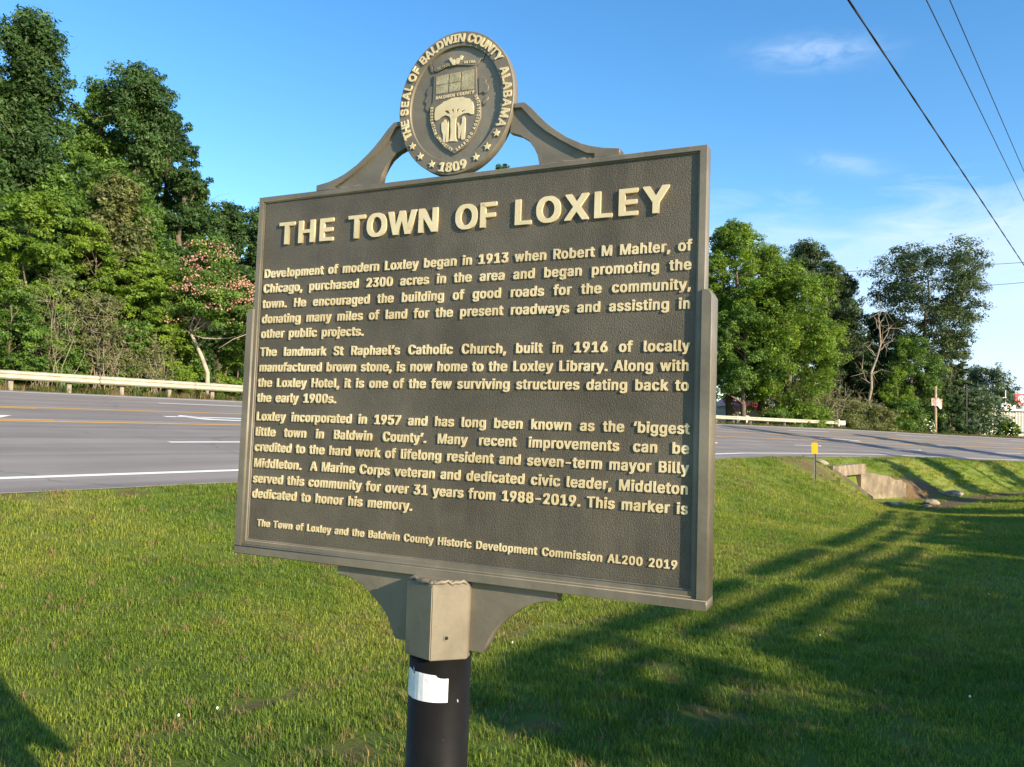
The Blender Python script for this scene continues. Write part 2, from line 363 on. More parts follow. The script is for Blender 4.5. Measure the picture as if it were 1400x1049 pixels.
# ------------------------------------------------------------------ grass (instanced clumps)
def leafmat(name, tone=None, c1=(0.05, 0.1, 0.02), c2=(0.09, 0.15, 0.03), trans=0.35, rough=0.55, attr=None, vs=2.0):
    m = mat(name, c1, rough, 0, 0.3); t = m.node_tree
    if tone: c = tone(t)
    else: c = ramp(t, noise(t, world_pos(t), vs, 4, 0.6), [(0.35, c1), (0.65, c2)])
    if attr:
        a = N(t, 'ShaderNodeAttribute', attribute_name=attr)
        k = math_n(t, 'MULTIPLY_ADD', a.outputs['Fac'], 0.9, 0.55)
        cc = N(t, 'ShaderNodeCombineColor'); 
        for i in range(3): t.links.new(k, cc.inputs[i])
        c = mix_n(t, 1.0, c, cc.outputs[0], 'MULTIPLY')
        yel = math_n(t, 'MULTIPLY_ADD', a.outputs['Fac'], 1.6, -1.0, clamp=True)
        c = mix_n(t, yel, c, mix_n(t, 1.0, c, (1.45, 1.15, 0.6), 'MULTIPLY'))
    lk(m, c, 'Base Color')
    tr = N(t, 'ShaderNodeBsdfTranslucent'); t.links.new(mix_n(t, 1.0, c, (1.2, 1.15, 0.65), 'MULTIPLY'), tr.inputs[0])
    ms = N(t, 'ShaderNodeMixShader', i_0=trans); out = t.nodes['Material Output']
    t.links.new(P(m).outputs[0], ms.inputs[1]); t.links.new(tr.outputs[0], ms.inputs[2]); t.links.new(ms.outputs[0], out.inputs[0])
    return m
M_blade = leafmat('grass_blade', tone=grass_tone, trans=0.48, attr='tint')
M_dry = leafmat('dry_grass_blade', c1=(0.17, 0.13, 0.055), c2=(0.24, 0.19, 0.09), trans=0.3, attr='tint')
def clump(name, nb, rad, hmin, hmax, w, m, seed, lean=0.5):
    g = np.random.default_rng(seed); V = []; F = []; T = []
    for i in range(nb):
        a, r_ = g.uniform(0, 6.283), rad * math.sqrt(g.uniform()); x, y = r_ * math.cos(a), r_ * math.sin(a)
        h = g.uniform(hmin, hmax); b = g.uniform(0, 6.283); ln = g.uniform(0.1, lean) * h; dx, dy = math.cos(b), math.sin(b)
        wx, wy = -dy * w, dx * w; k = len(V)
        V += [(x - wx, y - wy, -0.01), (x + wx, y + wy, -0.01), (x + dx * ln * .35 + wx * .8, y + dy * ln * .35 + wy * .8, h * .55), (x + dx * ln * .35 - wx * .8, y + dy * ln * .35 - wy * .8, h * .55), (x + dx * ln, y + dy * ln, h)]
        F += [(k, k + 1, k + 2), (k, k + 2, k + 3), (k + 3, k + 2, k + 4)]; tt = g.uniform(); T += [tt] * 5
    me = mesh_np(name, V, F); a_ = me.attributes.new('tint', 'FLOAT', 'POINT'); a_.data.foreach_set('value', np.array(T, np.float32))
    me.materials.append(m); return bpy.data.objects.new(name, me)
def scatter(name, pts, zrot, scl, idx, protos, label=None):
    pc = bpy.data.meshes.new(name); pc.vertices.add(len(pts)); pc.vertices.foreach_set('co', np.asarray(pts, np.float32).ravel())
    for nm, arr, ty in (('zr', zrot, 'FLOAT'), ('sc', scl, 'FLOAT'), ('ix', idx, 'INT')):
        a = pc.attributes.new(nm, ty, 'POINT'); a.data.foreach_set('value', np.asarray(arr, np.float32 if ty == 'FLOAT' else np.int32))
    cc = bpy.data.collections.new(name + '_kinds')
    for p_ in protos: cc.objects.link(p_)
    o = obj(name, pc, kind='stuff')
    g = bpy.data.node_groups.new(name + '_scatter', 'GeometryNodeTree')
    g.interface.new_socket('Geometry', in_out='INPUT', socket_type='NodeSocketGeometry'); g.interface.new_socket('Geometry', in_out='OUTPUT', socket_type='NodeSocketGeometry')
    gi = g.nodes.new('NodeGroupInput'); go = g.nodes.new('NodeGroupOutput'); ip = g.nodes.new('GeometryNodeInstanceOnPoints')
    ci = g.nodes.new('GeometryNodeCollectionInfo'); ci.inputs['Collection'].default_value = cc; ci.inputs['Separate Children'].default_value = True; ci.inputs['Reset Children'].default_value = True
    def na(nm, ty):
        n = g.nodes.new('GeometryNodeInputNamedAttribute'); n.data_type = ty; n.inputs['Name'].default_value = nm; return n.outputs['Attribute']
    cx_ = g.nodes.new('ShaderNodeCombineXYZ'); g.links.new(na('zr', 'FLOAT'), cx_.inputs[2])
    e2 = g.nodes.new('FunctionNodeEulerToRotation'); g.links.new(cx_.outputs[0], e2.inputs[0])
    g.links.new(gi.outputs[0], ip.inputs['Points']); g.links.new(ci.outputs[0], ip.inputs['Instance']); ip.inputs['Pick Instance'].default_value = True
    g.links.new(na('ix', 'INT'), ip.inputs['Instance Index']); g.links.new(e2.outputs[0], ip.inputs['Rotation']); g.links.new(na('sc', 'FLOAT'), ip.inputs['Scale'])
    g.links.new(ip.outputs[0], go.inputs[0])
    md = o.modifiers.new('scatter', 'NODES'); md.node_group = g
    return o
protos = [clump(f'a{i}_clump', 46, 0.09, 0.012, 0.036, 0.0020, M_blade, 10 + i, 1.5) for i in range(5)]
protos += [clump(f'b{i}_tall_clump', 40, 0.08, 0.024, 0.055, 0.0023, M_blade, 20 + i, 1.2) for i in range(2)]
protos += [clump('c0_dry_clump', 34, 0.09, 0.02, 0.05, 0.002, M_dry, 30, 1.3)]
GP = []; 
def ring(d0, d1, dens, sc0, sc1):
    a0, a1 = R(-37), R(37); area = (a1 - a0) * (d1 * d1 - d0 * d0) / 2; n = int(area * dens)
    rr = np.sqrt(rng.uniform(d0 * d0, d1 * d1, n)); aa = rng.uniform(a0, a1, n); x, y = rr * np.sin(aa), rr * np.cos(aa)
    lat, s_ = to_road(x, y); b = bare_f(x, y, lat, s_) + 0.35 * lump(x, y, 6.0) + 0.3 * lump(x, y, 17.0)
    k = (lat > NEAR + 0.12 + 0.06 * lump(x, y, 5.0)) & (rng.uniform(0, 1, n) > np.clip((b - 0.28) * 2.4, 0, 0.98)) 
    hw_ = (lat < -7.3) & (lat > -9.3) & (s_ > 33.2) & (s_ < 39.6); k &= ~hw_
    x, y, lat, b = x[k], y[k], lat[k], b[k]; n = len(x)
    z = terrain(x, y); tall = (lump(x, y, 0.9) + 0.35 * ss(-4.2, -3.0, lat) * 1.0 > 0.36)
    ix = rng.integers(0, 5, n); ix = np.where(tall & (rng.uniform(0, 1, n) < .6), 5 + rng.integers(0, 2, n), ix)
    ix = np.where(rng.uniform(0, 1, n) < np.clip(0.03 + b * 0.45, 0.02, 0.7), 7, ix)
    GP.append((np.stack([x, y, z], 1), rng.uniform(0, 6.28, n), rng.uniform(sc0, sc1, n), ix))
ring(2.4, 8, 190, 0.8, 1.2); ring(8, 16, 85, 1.0, 1.55); ring(16, 34, 26, 1.6, 2.4); ring(34, 75, 11, 2.2, 3.4)
scatter('lawn_grass', np.concatenate([g[0] for g in GP]), np.concatenate([g[1] for g in GP]), np.concatenate([g[2] for g in GP]), np.concatenate([g[3] for g in GP]), protos)
# rough tall grass behind the guardrail
n = 5200; s_ = rng.uniform(-12, 105, n); la = FAR - 0.5 - rng.gamma(2.0, 1.3, n)
x, y = rw(la, s_); z = terrain(x, y)
tp = [clump('r0_rough_grass', 60, 0.28, 0.15, 0.45, 0.008, M_dry, 40, 0.6), clump('r1_rough_grass', 60, 0.26, 0.15, 0.40, 0.009, leafmat('rough_green_blade', c1=(0.06, 0.10, 0.02), c2=(0.12, 0.15, 0.035), attr='tint'), 41, 0.6)]
scatter('rough_grass', np.stack([x, y, z], 1), rng.uniform(0, 6.28, n), rng.uniform(0.6, 1.15, n), (rng.uniform(0, 1, n) > .42).astype(int), tp)
# clover flowers in the lawn
b = MB()
for q in ((296, 989), (243, 1000), (1121, 882), (1352, 820), (1326, 968), (700, 893), (657, 896)):
    x, y = ground_hit(*q); z = float(terrain(np.array(x), np.array(y))) + 0.06
    b.tube([(x, y, z - .006), (x, y, z), (x, y, z + .008)], [.004, .0065, .003], 6)
obj('clover_flowers', b.mesh('clover_flowers'), mat=mat('clover_white', (0.75, 0.74, 0.66), 0.8), kind='stuff')
# ------------------------------------------------------------------ the historical marker
def bronze(name, c1, c2, bs, bscale, wear):
    m = mat(name, c1, 0.52, 0.15); t = m.node_tree; co = coords(t)
    n1 = noise(t, co, 4.5, 7, 0.62, 0.4); c = ramp(t, n1, [(0.36, c1), (0.64, c2)])
    m2 = N(t, 'ShaderNodeMapping'); t.links.new(co, m2.inputs[0]); m2.inputs['Scale'].default_value = (9, 9, 1.6)
    st = ramp(t, noise(t, m2.outputs[0], 1.6, 5, 0.6), [(0.55, 0.0), (0.78, 0.35)])       # rain streaks of pale dust
    c = mix_n(t, st, c, wear)
    sp = ramp(t, noise(t, co, 90, 3, 0.6), [(0.70, 0.0), (0.80, 0.35)]); c = mix_n(t, sp, c, wear)
    dk = ramp(t, noise(t, co, 2.1, 6, 0.7, 0.8), [(0.50, 0.0), (0.72, 0.45)]); c = mix_n(t, dk, c, (0.045, 0.042, 0.034))
    lk(m, c, 'Base Color'); lk(m, ramp(t, noise(t, co, 14, 5), [(0.3, 0.42), (0.7, 0.62)]), 'Roughness')
    h = noise(t, co, bscale, 3, 0.55, 0.25); lk(m, bump(t, h, bs, 0.003), 'Normal'); return m
M_panel = bronze('bronze_panel', (0.082, 0.070, 0.050), (0.135, 0.116, 0.084), 0.6, 330, (0.22, 0.19, 0.13))
M_frame = bronze('bronze_frame', (0.135, 0.120, 0.090), (0.215, 0.191, 0.146), 0.18, 60, (0.36, 0.31, 0.22))
M_frame_w = bronze('bronze_socket', (0.150, 0.130, 0.094), (0.240, 0.208, 0.155), 0.2, 45, (0.40, 0.34, 0.24))
M_gold = mottled('gold_lettering', (0.68, 0.54, 0.30), (0.84, 0.69, 0.42), 9, 0.42, 0.1, 0.001, 120, 0.25, (0.45, 0.30, 0.16))
M_dull = mottled('dulled_gold', (0.34, 0.29, 0.17), (0.52, 0.45, 0.27), 60, 0.5, 0.6, 0.002, 260, 0.3, (0.16, 0.13, 0.08))
M_post = mat('black_post_paint', (0.009, 0.0085, 0.0075), 0.45, 0, 0.12); t = M_post.node_tree; co = coords(t)
m2 = N(t, 'ShaderNodeMapping'); t.links.new(co, m2.inputs[0]); m2.inputs['Scale'].default_value = (1, 1, 0.35)
sp = ramp(t, noise(t, m2.outputs[0], 55, 3, 0.6), [(0.715, 0.0), (0.735, 0.6)]); sc_ = ramp(t, noise(t, co, 9, 6, 0.7), [(0.45, 0.0), (0.8, 0.25)])
lk(M_post, mix_n(t, sp, mix_n(t, sc_, (0.009, 0.0085, 0.0075), (0.025, 0.025, 0.025)), (0.5, 0.5, 0.5)), 'Base Color')
lk(M_post, ramp(t, noise(t, co, 12, 5), [(0.3, 0.36), (0.7, 0.6)]), 'Roughness')

FONT = json.loads(r'''{",":[116,[[5,-66,57,-65,83,29,83,42,19,41,4,-51]]],"-":[249,[[43,88,183,88,183,128,43,128]]],".":[116,[[29,-8,67,-8,74,-5,80,1,84,6,85,12,85,29,84,35,78,43,67,49,32,50,25,48,16,42,10,31,10,10,14,2,17,-2]]],"0":[249,[[97,-10,142,-8,161,-3,176,6,188,17,200,35,208,53,214,82,217,110,216,155,212,187,206,205,195,227,180,245,164,256,154,260,141,263,128,264,85,263,71,260,62,256,51,248,40,238,27,219,20,202,12,172,10,143,10,100,15,67,20,51,25,38,32,27,40,16,53,4,61,-1,74,-6],[70,139,73,165,80,187,90,206,103,217,113,222,124,217,137,205,147,187,154,163,157,139,157,115,154,89,147,67,137,50,130,42,116,34,111,34,96,42,84,58,80,68,73,89,70,104]]],"1":[249,[[24,-6,210,-6,210,34,152,34,152,260,85,260,28,219,29,173,58,173,92,197,92,34,24,34]]],"2":[249,[[18,-6,209,-6,209,34,101,35,158,94,178,117,194,139,202,158,205,175,205,196,200,218,195,229,187,239,177,248,168,254,152,260,136,264,98,264,79,262,66,258,49,250,39,241,28,227,24,218,19,200,19,175,78,175,81,195,86,205,96,215,111,222,116,221,127,216,136,207,142,197,146,186,141,169,136,159,126,146,18,30]]],"3":[249,[[91,-10,136,-9,148,-7,163,-2,177,4,186,12,194,19,205,36,210,56,211,82,208,99,201,116,194,125,186,133,177,140,158,148,136,151,200,224,200,260,20,260,21,220,120,220,64,156,64,118,97,118,107,116,123,111,135,103,144,92,150,75,148,64,142,52,129,40,121,36,109,32,95,36,82,45,74,55,69,72,8,72,8,57,11,40,19,25,28,14,42,4,52,-2,72,-8]]],"5":[249,[[93,-10,128,-10,148,-7,159,-4,170,2,180,10,194,23,204,42,210,64,210,92,206,114,199,132,188,148,175,159,154,170,138,172,100,173,84,171,90,219,197,220,197,260,34,260,19,133,19,121,47,117,79,117,92,126,108,131,122,126,134,116,142,105,148,90,149,84,148,72,146,64,140,54,129,42,123,38,112,33,107,34,98,38,86,47,79,58,75,71,16,71,16,56,18,41,23,30,32,17,41,8,56,-1,75,-8]]],"6":[249,[[96,-10,139,-9,150,-7,170,2,181,9,192,21,201,35,206,50,209,70,208,96,204,117,194,134,181,148,163,158,144,162,116,163,176,248,175,260,112,260,44,162,30,135,21,113,18,96,18,66,20,51,28,31,40,15,56,2,77,-7],[149,80,147,67,140,51,127,38,113,32,102,37,91,46,82,61,78,75,78,83,80,92,87,107,96,116,112,124,124,120,136,110,146,95]]],"7":[249,[[34,-6,98,-5,210,218,210,260,16,260,17,220,142,220,34,6]]],"8":[249,[[95,-10,140,-9,163,-4,176,1,189,10,203,24,209,34,214,52,214,83,208,103,196,121,186,130,179,134,186,138,194,148,202,164,206,183,205,205,203,214,196,231,182,246,167,256,147,262,128,264,89,264,76,262,60,256,44,246,35,237,26,223,22,208,20,183,24,164,27,156,33,146,40,139,47,134,36,126,27,118,22,110,15,97,12,79,12,57,14,41,18,32,28,17,43,5,53,0,67,-6],[73,70,74,77,78,86,88,98,101,106,114,110,130,104,144,93,150,81,154,68,150,56,139,43,127,36,115,32,111,32,92,39,82,48,76,58],[82,190,86,204,94,213,103,219,115,222,127,216,136,208,142,199,144,193,144,185,142,177,136,167,125,158,113,152,98,159,90,167,84,176,82,185]]],"9":[249,[[51,-6,115,-6,182,92,201,129,207,148,209,164,208,191,204,209,198,223,186,240,177,248,160,258,146,262,128,264,98,264,75,261,56,253,46,246,33,232,24,217,18,195,18,161,22,138,32,120,46,106,63,96,82,92,110,91,51,7],[149,178,147,164,140,149,127,136,113,130,101,135,90,144,80,160,78,173,80,188,86,203,98,214,112,222,125,217,136,208,146,192]]],"A":[262,[[-6,-6,57,-6,82,65,158,65,183,-6,246,-6,245,9,152,260,86,260,-5,10,-6,7],[96,106,119,174,143,106,96,106]]],"B":[250,[[16,-6,144,-6,165,-4,182,1,195,8,203,13,213,25,219,36,223,52,224,78,222,91,217,105,210,117,201,126,188,133,202,145,210,160,214,175,213,203,212,211,206,226,198,237,188,246,171,255,148,260,16,260],[162,72,162,66,157,53,151,46,142,40,133,37,122,35,77,34,77,109,112,110,125,108,134,105,144,100,154,91,160,80],[153,188,152,180,148,170,138,159,131,154,124,152,112,149,77,149,77,220,107,220,127,217,135,214,143,207,148,201]]],"C":[277,[[117,-10,152,-10,168,-8,187,-3,202,4,222,18,233,31,244,50,250,66,251,74,251,86,190,86,182,67,176,57,168,49,158,42,148,38,136,34,132,34,116,39,98,50,90,59,82,68,72,89,68,105,66,121,67,139,72,164,82,186,90,197,105,210,117,216,128,220,136,220,149,216,159,212,168,206,180,192,186,182,190,168,251,168,251,181,246,199,238,215,228,229,215,242,201,252,188,257,175,261,148,264,103,263,84,258,61,248,48,239,37,228,28,215,20,203,14,189,9,170,6,135,6,101,9,84,14,66,27,40,38,26,49,14,60,6,75,-1,88,-6,103,-8]]],"D":[274,[[16,-6,129,-6,159,-2,177,3,190,10,206,21,214,29,222,39,233,57,238,68,242,85,246,121,244,154,242,170,238,185,231,202,224,214,215,226,202,238,191,245,177,252,160,257,146,260,129,260,16,260],[185,129,183,107,176,81,164,63,154,53,136,42,120,37,108,35,77,35,77,220,107,220,123,217,138,212,154,202,168,186,176,174,182,151]]],"E":[232,[[16,-6,202,-6,202,34,77,35,77,108,192,109,192,149,77,149,77,220,200,220,200,260,16,260]]],"F":[227,[[16,-6,77,-6,77,104,188,105,187,145,77,145,77,220,199,220,199,260,16,260]]],"G":[283,[[117,-10,152,-10,177,-6,194,-1,211,8,224,19,240,39,246,52,250,64,252,77,253,134,127,134,127,94,192,93,188,77,178,58,166,47,159,42,143,36,137,34,130,34,117,38,107,44,99,50,88,60,76,79,69,102,66,121,67,139,72,164,78,178,89,195,98,204,112,214,125,219,135,220,146,218,157,212,167,204,177,194,182,185,190,168,252,169,252,182,246,199,240,214,230,228,215,242,202,250,185,258,166,262,147,264,102,263,86,260,73,255,62,249,48,240,36,228,28,217,20,202,14,188,9,170,6,135,8,94,14,67,20,53,28,38,36,27,48,15,62,6,73,0,88,-6,103,-8]]],"H":[281,[[16,-6,77,-6,77,110,181,110,182,-6,243,-6,243,260,182,260,181,150,77,150,77,260,16,260]]],"I":[173,[[1,-6,149,-6,149,34,106,35,106,220,149,220,149,260,1,260,1,220,44,220,44,35,1,34]]],"L":[219,[[16,-6,195,-6,195,34,77,35,77,260,16,260]]],"M":[337,[[16,-6,76,-6,76,126,129,-6,186,-6,237,126,238,-6,298,-6,298,260,224,260,157,88,90,260,16,260]]],"N":[284,[[16,-6,77,-6,77,154,179,-6,246,-6,246,260,185,260,185,100,82,260,16,260]]],"O":[289,[[117,-10,165,-8,179,-6,192,-1,206,6,218,15,230,27,238,38,249,57,258,83,261,116,260,154,258,171,253,187,246,203,239,216,230,228,217,240,200,252,179,260,164,263,148,264,103,263,88,260,67,252,50,240,38,228,29,217,18,196,9,170,6,135,7,97,9,84,14,66,20,53,28,38,36,27,49,15,61,6,75,-1,88,-6,102,-8],[200,129,200,117,195,91,190,78,183,66,177,58,161,44,151,39,135,34,124,36,107,44,98,50,90,59,80,72,72,89,68,105,66,121,67,139,72,164,77,176,84,188,99,205,107,210,117,216,133,220,150,216,160,210,168,205,184,187,190,175,196,161,198,148]]],"P":[245,[[16,-6,77,-6,77,87,140,87,159,90,170,92,181,98,192,106,204,118,214,136,217,148,219,166,218,191,215,207,209,222,198,237,190,244,172,254,158,258,145,260,16,260],[157,176,156,162,150,150,145,142,134,134,126,130,112,128,77,127,77,220,113,220,125,217,134,214,142,208,149,200,154,189]]],"R":[247,[[16,-6,77,-6,77,93,110,92,162,-6,228,-6,228,6,176,101,190,108,198,114,205,122,214,139,217,149,219,162,219,190,217,204,214,213,205,230,197,239,190,245,172,254,146,260,16,260],[158,177,156,167,152,156,143,145,136,140,127,136,114,134,77,134,77,220,114,220,123,218,134,214,144,208,150,200,155,191]]],"S":[246,[[93,-10,141,-10,154,-8,175,-2,192,9,203,19,213,35,218,50,218,83,217,92,212,105,199,121,184,132,170,138,150,145,115,154,98,160,83,170,77,176,74,183,72,189,75,197,80,205,86,211,99,218,113,222,128,218,142,208,150,199,152,192,154,183,215,183,215,196,212,213,202,231,190,244,182,250,164,258,153,262,128,264,88,264,74,262,55,256,40,247,28,236,18,223,12,205,12,177,13,166,16,157,20,150,30,138,48,125,63,118,113,104,133,96,146,89,152,82,156,75,158,69,156,61,151,53,144,46,130,36,112,32,92,38,81,45,75,51,70,61,66,74,4,74,4,61,8,41,18,24,30,10,41,2,60,-6,72,-8]]],"T":[247,[[82,-6,143,-6,143,220,223,220,223,260,2,260,2,220,82,220]]],"U":[281,[[108,-10,159,-10,171,-8,187,-2,199,3,214,14,226,27,236,44,240,57,243,75,243,260,182,260,182,94,180,78,174,62,162,48,149,39,131,33,115,36,98,46,90,55,84,63,78,78,76,93,76,260,16,260,16,77,18,56,22,45,28,34,34,24,44,14,54,6,75,-4,88,-8]]],"W":[366,[[63,-6,130,-6,171,148,213,-6,279,-6,348,245,349,260,287,260,246,102,204,260,139,260,97,102,56,260,-6,260,-6,248]]],"X":[260,[[-5,-6,60,-6,118,78,176,-6,242,-6,242,7,156,131,237,247,237,260,172,260,119,183,66,260,0,260,0,248,82,130,-6,6]]],"Y":[258,[[87,-6,148,-6,148,98,242,247,242,260,176,260,118,166,60,260,-6,260,-6,247,87,99]]],"a":[217,[[65,-10,104,-10,115,-8,124,-4,124,-6,183,-6,183,133,182,149,176,165,168,177,157,186,145,192,133,196,120,198,73,198,52,194,38,188,26,180,14,167,6,153,6,140,35,131,64,131,70,141,78,149,85,154,95,158,102,156,112,151,116,146,121,138,122,128,120,124,115,122,108,120,58,114,35,108,17,98,10,91,4,81,1,68,1,39,4,28,10,16,20,4,32,-4,47,-8],[61,54,65,62,70,68,77,72,95,77,124,81,122,64,118,53,108,42,94,32,84,30,73,35,64,43,62,50]]],"b":[235,[[93,-10,134,-10,152,-7,171,2,180,8,189,19,196,30,204,46,209,72,209,116,204,139,198,155,188,170,179,180,161,192,151,196,136,198,91,198,80,196,72,192,71,260,12,260,12,-6,70,-6,71,-4,78,-7],[149,96,148,81,142,62,136,49,124,38,118,34,109,32,96,38,84,49,80,58,74,71,72,82,71,99,74,115,78,129,86,141,94,150,101,154,111,157,120,154,129,146,136,138,144,124,148,109]]],"c":[220,[[84,-10,126,-10,139,-8,153,-4,168,5,182,17,190,29,196,45,196,58,168,64,138,64,132,51,122,40,111,33,103,31,95,34,87,39,76,50,68,65,63,89,63,99,66,115,68,123,76,137,87,149,93,153,101,156,105,157,117,152,128,142,134,133,137,125,167,125,195,133,195,146,194,150,188,162,182,170,175,178,166,185,145,194,127,198,82,198,66,196,54,192,40,184,26,171,14,153,8,138,3,114,3,74,8,50,14,35,26,17,45,2,64,-7]]],"d":[235,[[78,-10,120,-10,133,-8,142,-4,142,-6,200,-6,200,260,141,260,141,192,134,196,121,198,76,198,61,196,48,190,34,181,22,168,12,152,5,128,2,104,3,74,5,60,12,38,24,18,33,8,42,2,51,-4,62,-8],[63,100,66,117,72,131,76,139,86,149,96,155,103,157,112,154,119,148,128,139,134,129,138,118,141,101,141,89,138,72,132,55,124,45,114,36,104,32,96,34,84,42,76,50,68,65,64,81]]],"e":[224,[[86,-10,129,-10,140,-8,156,-4,171,4,184,16,191,25,197,39,197,52,169,58,138,58,132,47,125,40,117,34,106,30,97,33,84,40,74,52,67,65,64,78,200,79,200,111,198,127,194,145,188,157,180,170,168,182,153,191,140,196,126,198,81,198,65,196,55,192,43,186,25,170,12,150,6,129,2,103,3,74,8,49,18,29,26,18,43,2,55,-4,65,-7],[65,117,68,128,76,141,88,151,101,157,104,157,112,154,124,145,131,135,138,117]]],"f":[149,[[26,-6,86,-6,86,157,128,158,128,195,86,196,86,210,88,217,91,223,98,228,128,229,136,254,136,266,134,268,114,271,76,271,65,270,54,266,42,258,34,251,30,242,26,229,26,196,-12,195,-12,158,26,157]]],"g":[235,[[88,-82,130,-81,141,-80,159,-74,169,-70,180,-62,190,-51,195,-42,198,-31,200,-19,200,196,142,196,142,192,136,195,121,198,77,198,62,196,51,192,33,180,20,164,12,151,5,129,3,116,3,75,5,62,9,48,18,30,24,22,41,8,52,2,71,-3,120,-4,134,-1,141,2,140,-8,138,-18,134,-25,126,-32,120,-36,108,-40,102,-42,96,-40,83,-34,74,-26,65,-14,36,-14,11,-29,11,-41,12,-43,19,-53,31,-65,47,-74,61,-78],[141,100,140,81,136,66,128,53,116,42,104,38,94,40,84,46,72,60,68,68,64,84,63,101,64,111,68,125,76,139,85,148,93,154,104,157,115,152,126,143,132,134,136,125,140,113]]],"h":[227,[[12,-6,72,-6,72,115,72,121,76,132,84,144,94,152,104,156,115,152,122,146,130,133,133,122,134,-6,193,-6,193,133,191,149,186,164,179,176,168,186,158,192,146,196,137,198,92,198,79,196,72,192,71,260,12,260]]],"i":[106,[[12,-6,72,-6,71,196,12,195],[24,216,60,216,65,217,71,221,76,227,78,232,78,251,74,259,68,265,57,268,26,268,19,266,13,262,8,257,6,252,6,231,9,225,14,220]]],"j":[106,[[-19,-78,26,-77,41,-74,53,-66,60,-60,64,-54,68,-43,72,-23,71,196,12,195,12,-16,9,-25,3,-32,-7,-37,-20,-38],[23,216,60,216,69,220,75,226,78,233,78,250,76,254,73,260,64,266,57,268,26,268,19,266,13,263,9,258,6,253,6,231,10,224,14,220]]],"k":[213,[[12,-6,72,-6,72,64,75,67,133,-6,200,-6,200,6,120,107,192,181,194,183,194,195,128,196,72,138,71,260,12,260]]],"l":[117,[[49,-7,92,-7,104,-5,104,10,100,33,80,33,78,34,73,40,72,48,72,260,12,260,12,25,18,10,25,2,36,-4]]],"m":[327,[[12,-6,72,-6,72,120,72,126,77,138,83,146,91,153,100,157,106,154,116,145,122,132,123,-6,182,-6,182,125,185,135,192,146,201,154,208,157,217,154,227,145,230,139,233,129,234,-6,293,-6,293,137,291,154,285,170,276,182,263,192,249,198,238,199,197,199,190,198,177,194,161,184,151,192,143,196,128,199,89,199,79,197,71,194,70,196,12,196]]],"n":[227,[[12,-6,72,-6,72,115,72,121,76,132,84,144,94,152,104,156,115,152,122,146,130,133,133,122,134,-6,193,-6,192,140,190,155,184,167,176,179,169,186,154,194,137,198,92,198,79,196,71,192,70,196,12,195]]],"o":[230,[[84,-10,131,-10,143,-7,157,-2,173,9,182,18,194,37,200,49,204,73,205,105,202,127,199,140,188,162,173,180,161,188,142,196,126,198,82,198,66,196,54,192,40,184,26,171,14,153,8,138,3,114,3,74,8,50,14,35,26,17,45,2,64,-7],[145,96,144,83,139,64,132,50,120,38,107,32,101,32,87,39,76,50,70,60,66,73,63,89,63,99,66,115,71,129,77,139,87,149,96,154,105,157,115,153,124,146,132,138,138,125,142,112]]],"p":[235,[[12,-78,72,-77,72,-4,78,-7,93,-10,134,-10,148,-8,160,-4,171,2,180,9,194,26,204,49,209,72,210,108,208,127,204,142,194,162,186,174,179,180,168,188,151,196,136,198,91,198,77,195,71,192,70,196,12,195],[149,96,148,81,142,62,136,49,124,38,118,34,109,32,96,38,84,49,80,58,74,71,72,82,71,99,74,115,78,129,86,141,94,150,101,154,111,157,120,154,129,146,136,138,144,124,148,109]]],"r":[152,[[12,-6,72,-6,72,119,72,124,80,140,87,147,96,152,105,156,136,155,136,198,90,198,76,196,72,194,70,196,12,195]]],"s":[205,[[68,-10,119,-10,134,-6,144,-3,158,5,166,12,174,22,178,32,180,43,180,69,173,85,166,94,153,102,142,107,87,122,78,126,72,132,70,138,72,144,76,149,86,156,93,158,100,156,107,152,114,143,120,132,149,132,176,139,176,151,172,163,166,174,154,186,134,195,118,198,69,198,51,194,36,188,24,179,18,171,11,158,9,148,10,121,16,105,24,96,35,88,46,83,104,68,111,63,118,54,118,48,111,40,102,34,93,30,83,32,73,39,66,47,61,59,30,59,4,53,4,39,8,26,16,13,23,6,35,-2,42,-4,56,-8]]],"t":[136,[[66,-8,106,-8,121,-5,121,8,116,33,88,33,84,35,80,40,78,50,78,157,116,158,116,195,78,196,77,242,18,242,18,196,-12,195,-12,158,18,157,18,37,22,19,30,7,38,0,48,-5]]],"u":[227,[[71,-8,116,-8,134,-2,135,-6,193,-6,193,196,134,195,134,78,132,67,128,57,122,47,113,38,100,33,89,38,82,44,74,57,72,67,72,195,12,195,12,53,16,33,24,16,36,4,51,-4]]],"v":[217,[[67,-6,128,-6,200,181,200,196,138,195,97,83,57,195,-6,195,-6,182]]],"w":[306,[[54,-6,114,-6,142,92,170,-6,229,-6,286,182,286,195,226,195,199,100,173,195,112,196,85,100,58,195,-3,196,-3,182]]],"x":[212,[[-4,-6,60,-6,95,46,129,-6,193,-6,193,7,131,95,190,182,190,196,126,196,95,148,65,196,0,195,0,183,59,97,-4,6]]],"y":[217,[[24,-78,67,-78,77,-76,84,-74,94,-68,100,-63,108,-52,118,-33,200,181,200,196,138,195,97,83,57,195,-6,195,-6,182,64,0,59,-17,55,-25,47,-34,42,-37,16,-37,9,-63,9,-75]]],"‘":[111,[[12,153,75,153,90,247,90,260,38,260,12,167]]],"’":[111,[[12,153,64,154,90,248,90,260,26,260,12,168]]]}''')
sT = np.array([-0.13819853, 1.64409462, 0.09839027]); sX = Vector((0.90817749, -0.41857518, 0.00290839)).normalized(); sZ = Vector((0.00243028, 0.01222071, 0.99992237))
sZ = (sZ - sX * sZ.dot(sX)).normalized(); sY = sZ.cross(sX)                 # sY points behind the plaque
HB = 1.70
base = Vector(sT) - sZ * HB
marker = empty('historical_marker', (0, 0, 0), 'bronze historical marker plaque headed THE TOWN OF LOXLEY with round seal on a black post', 'sign')
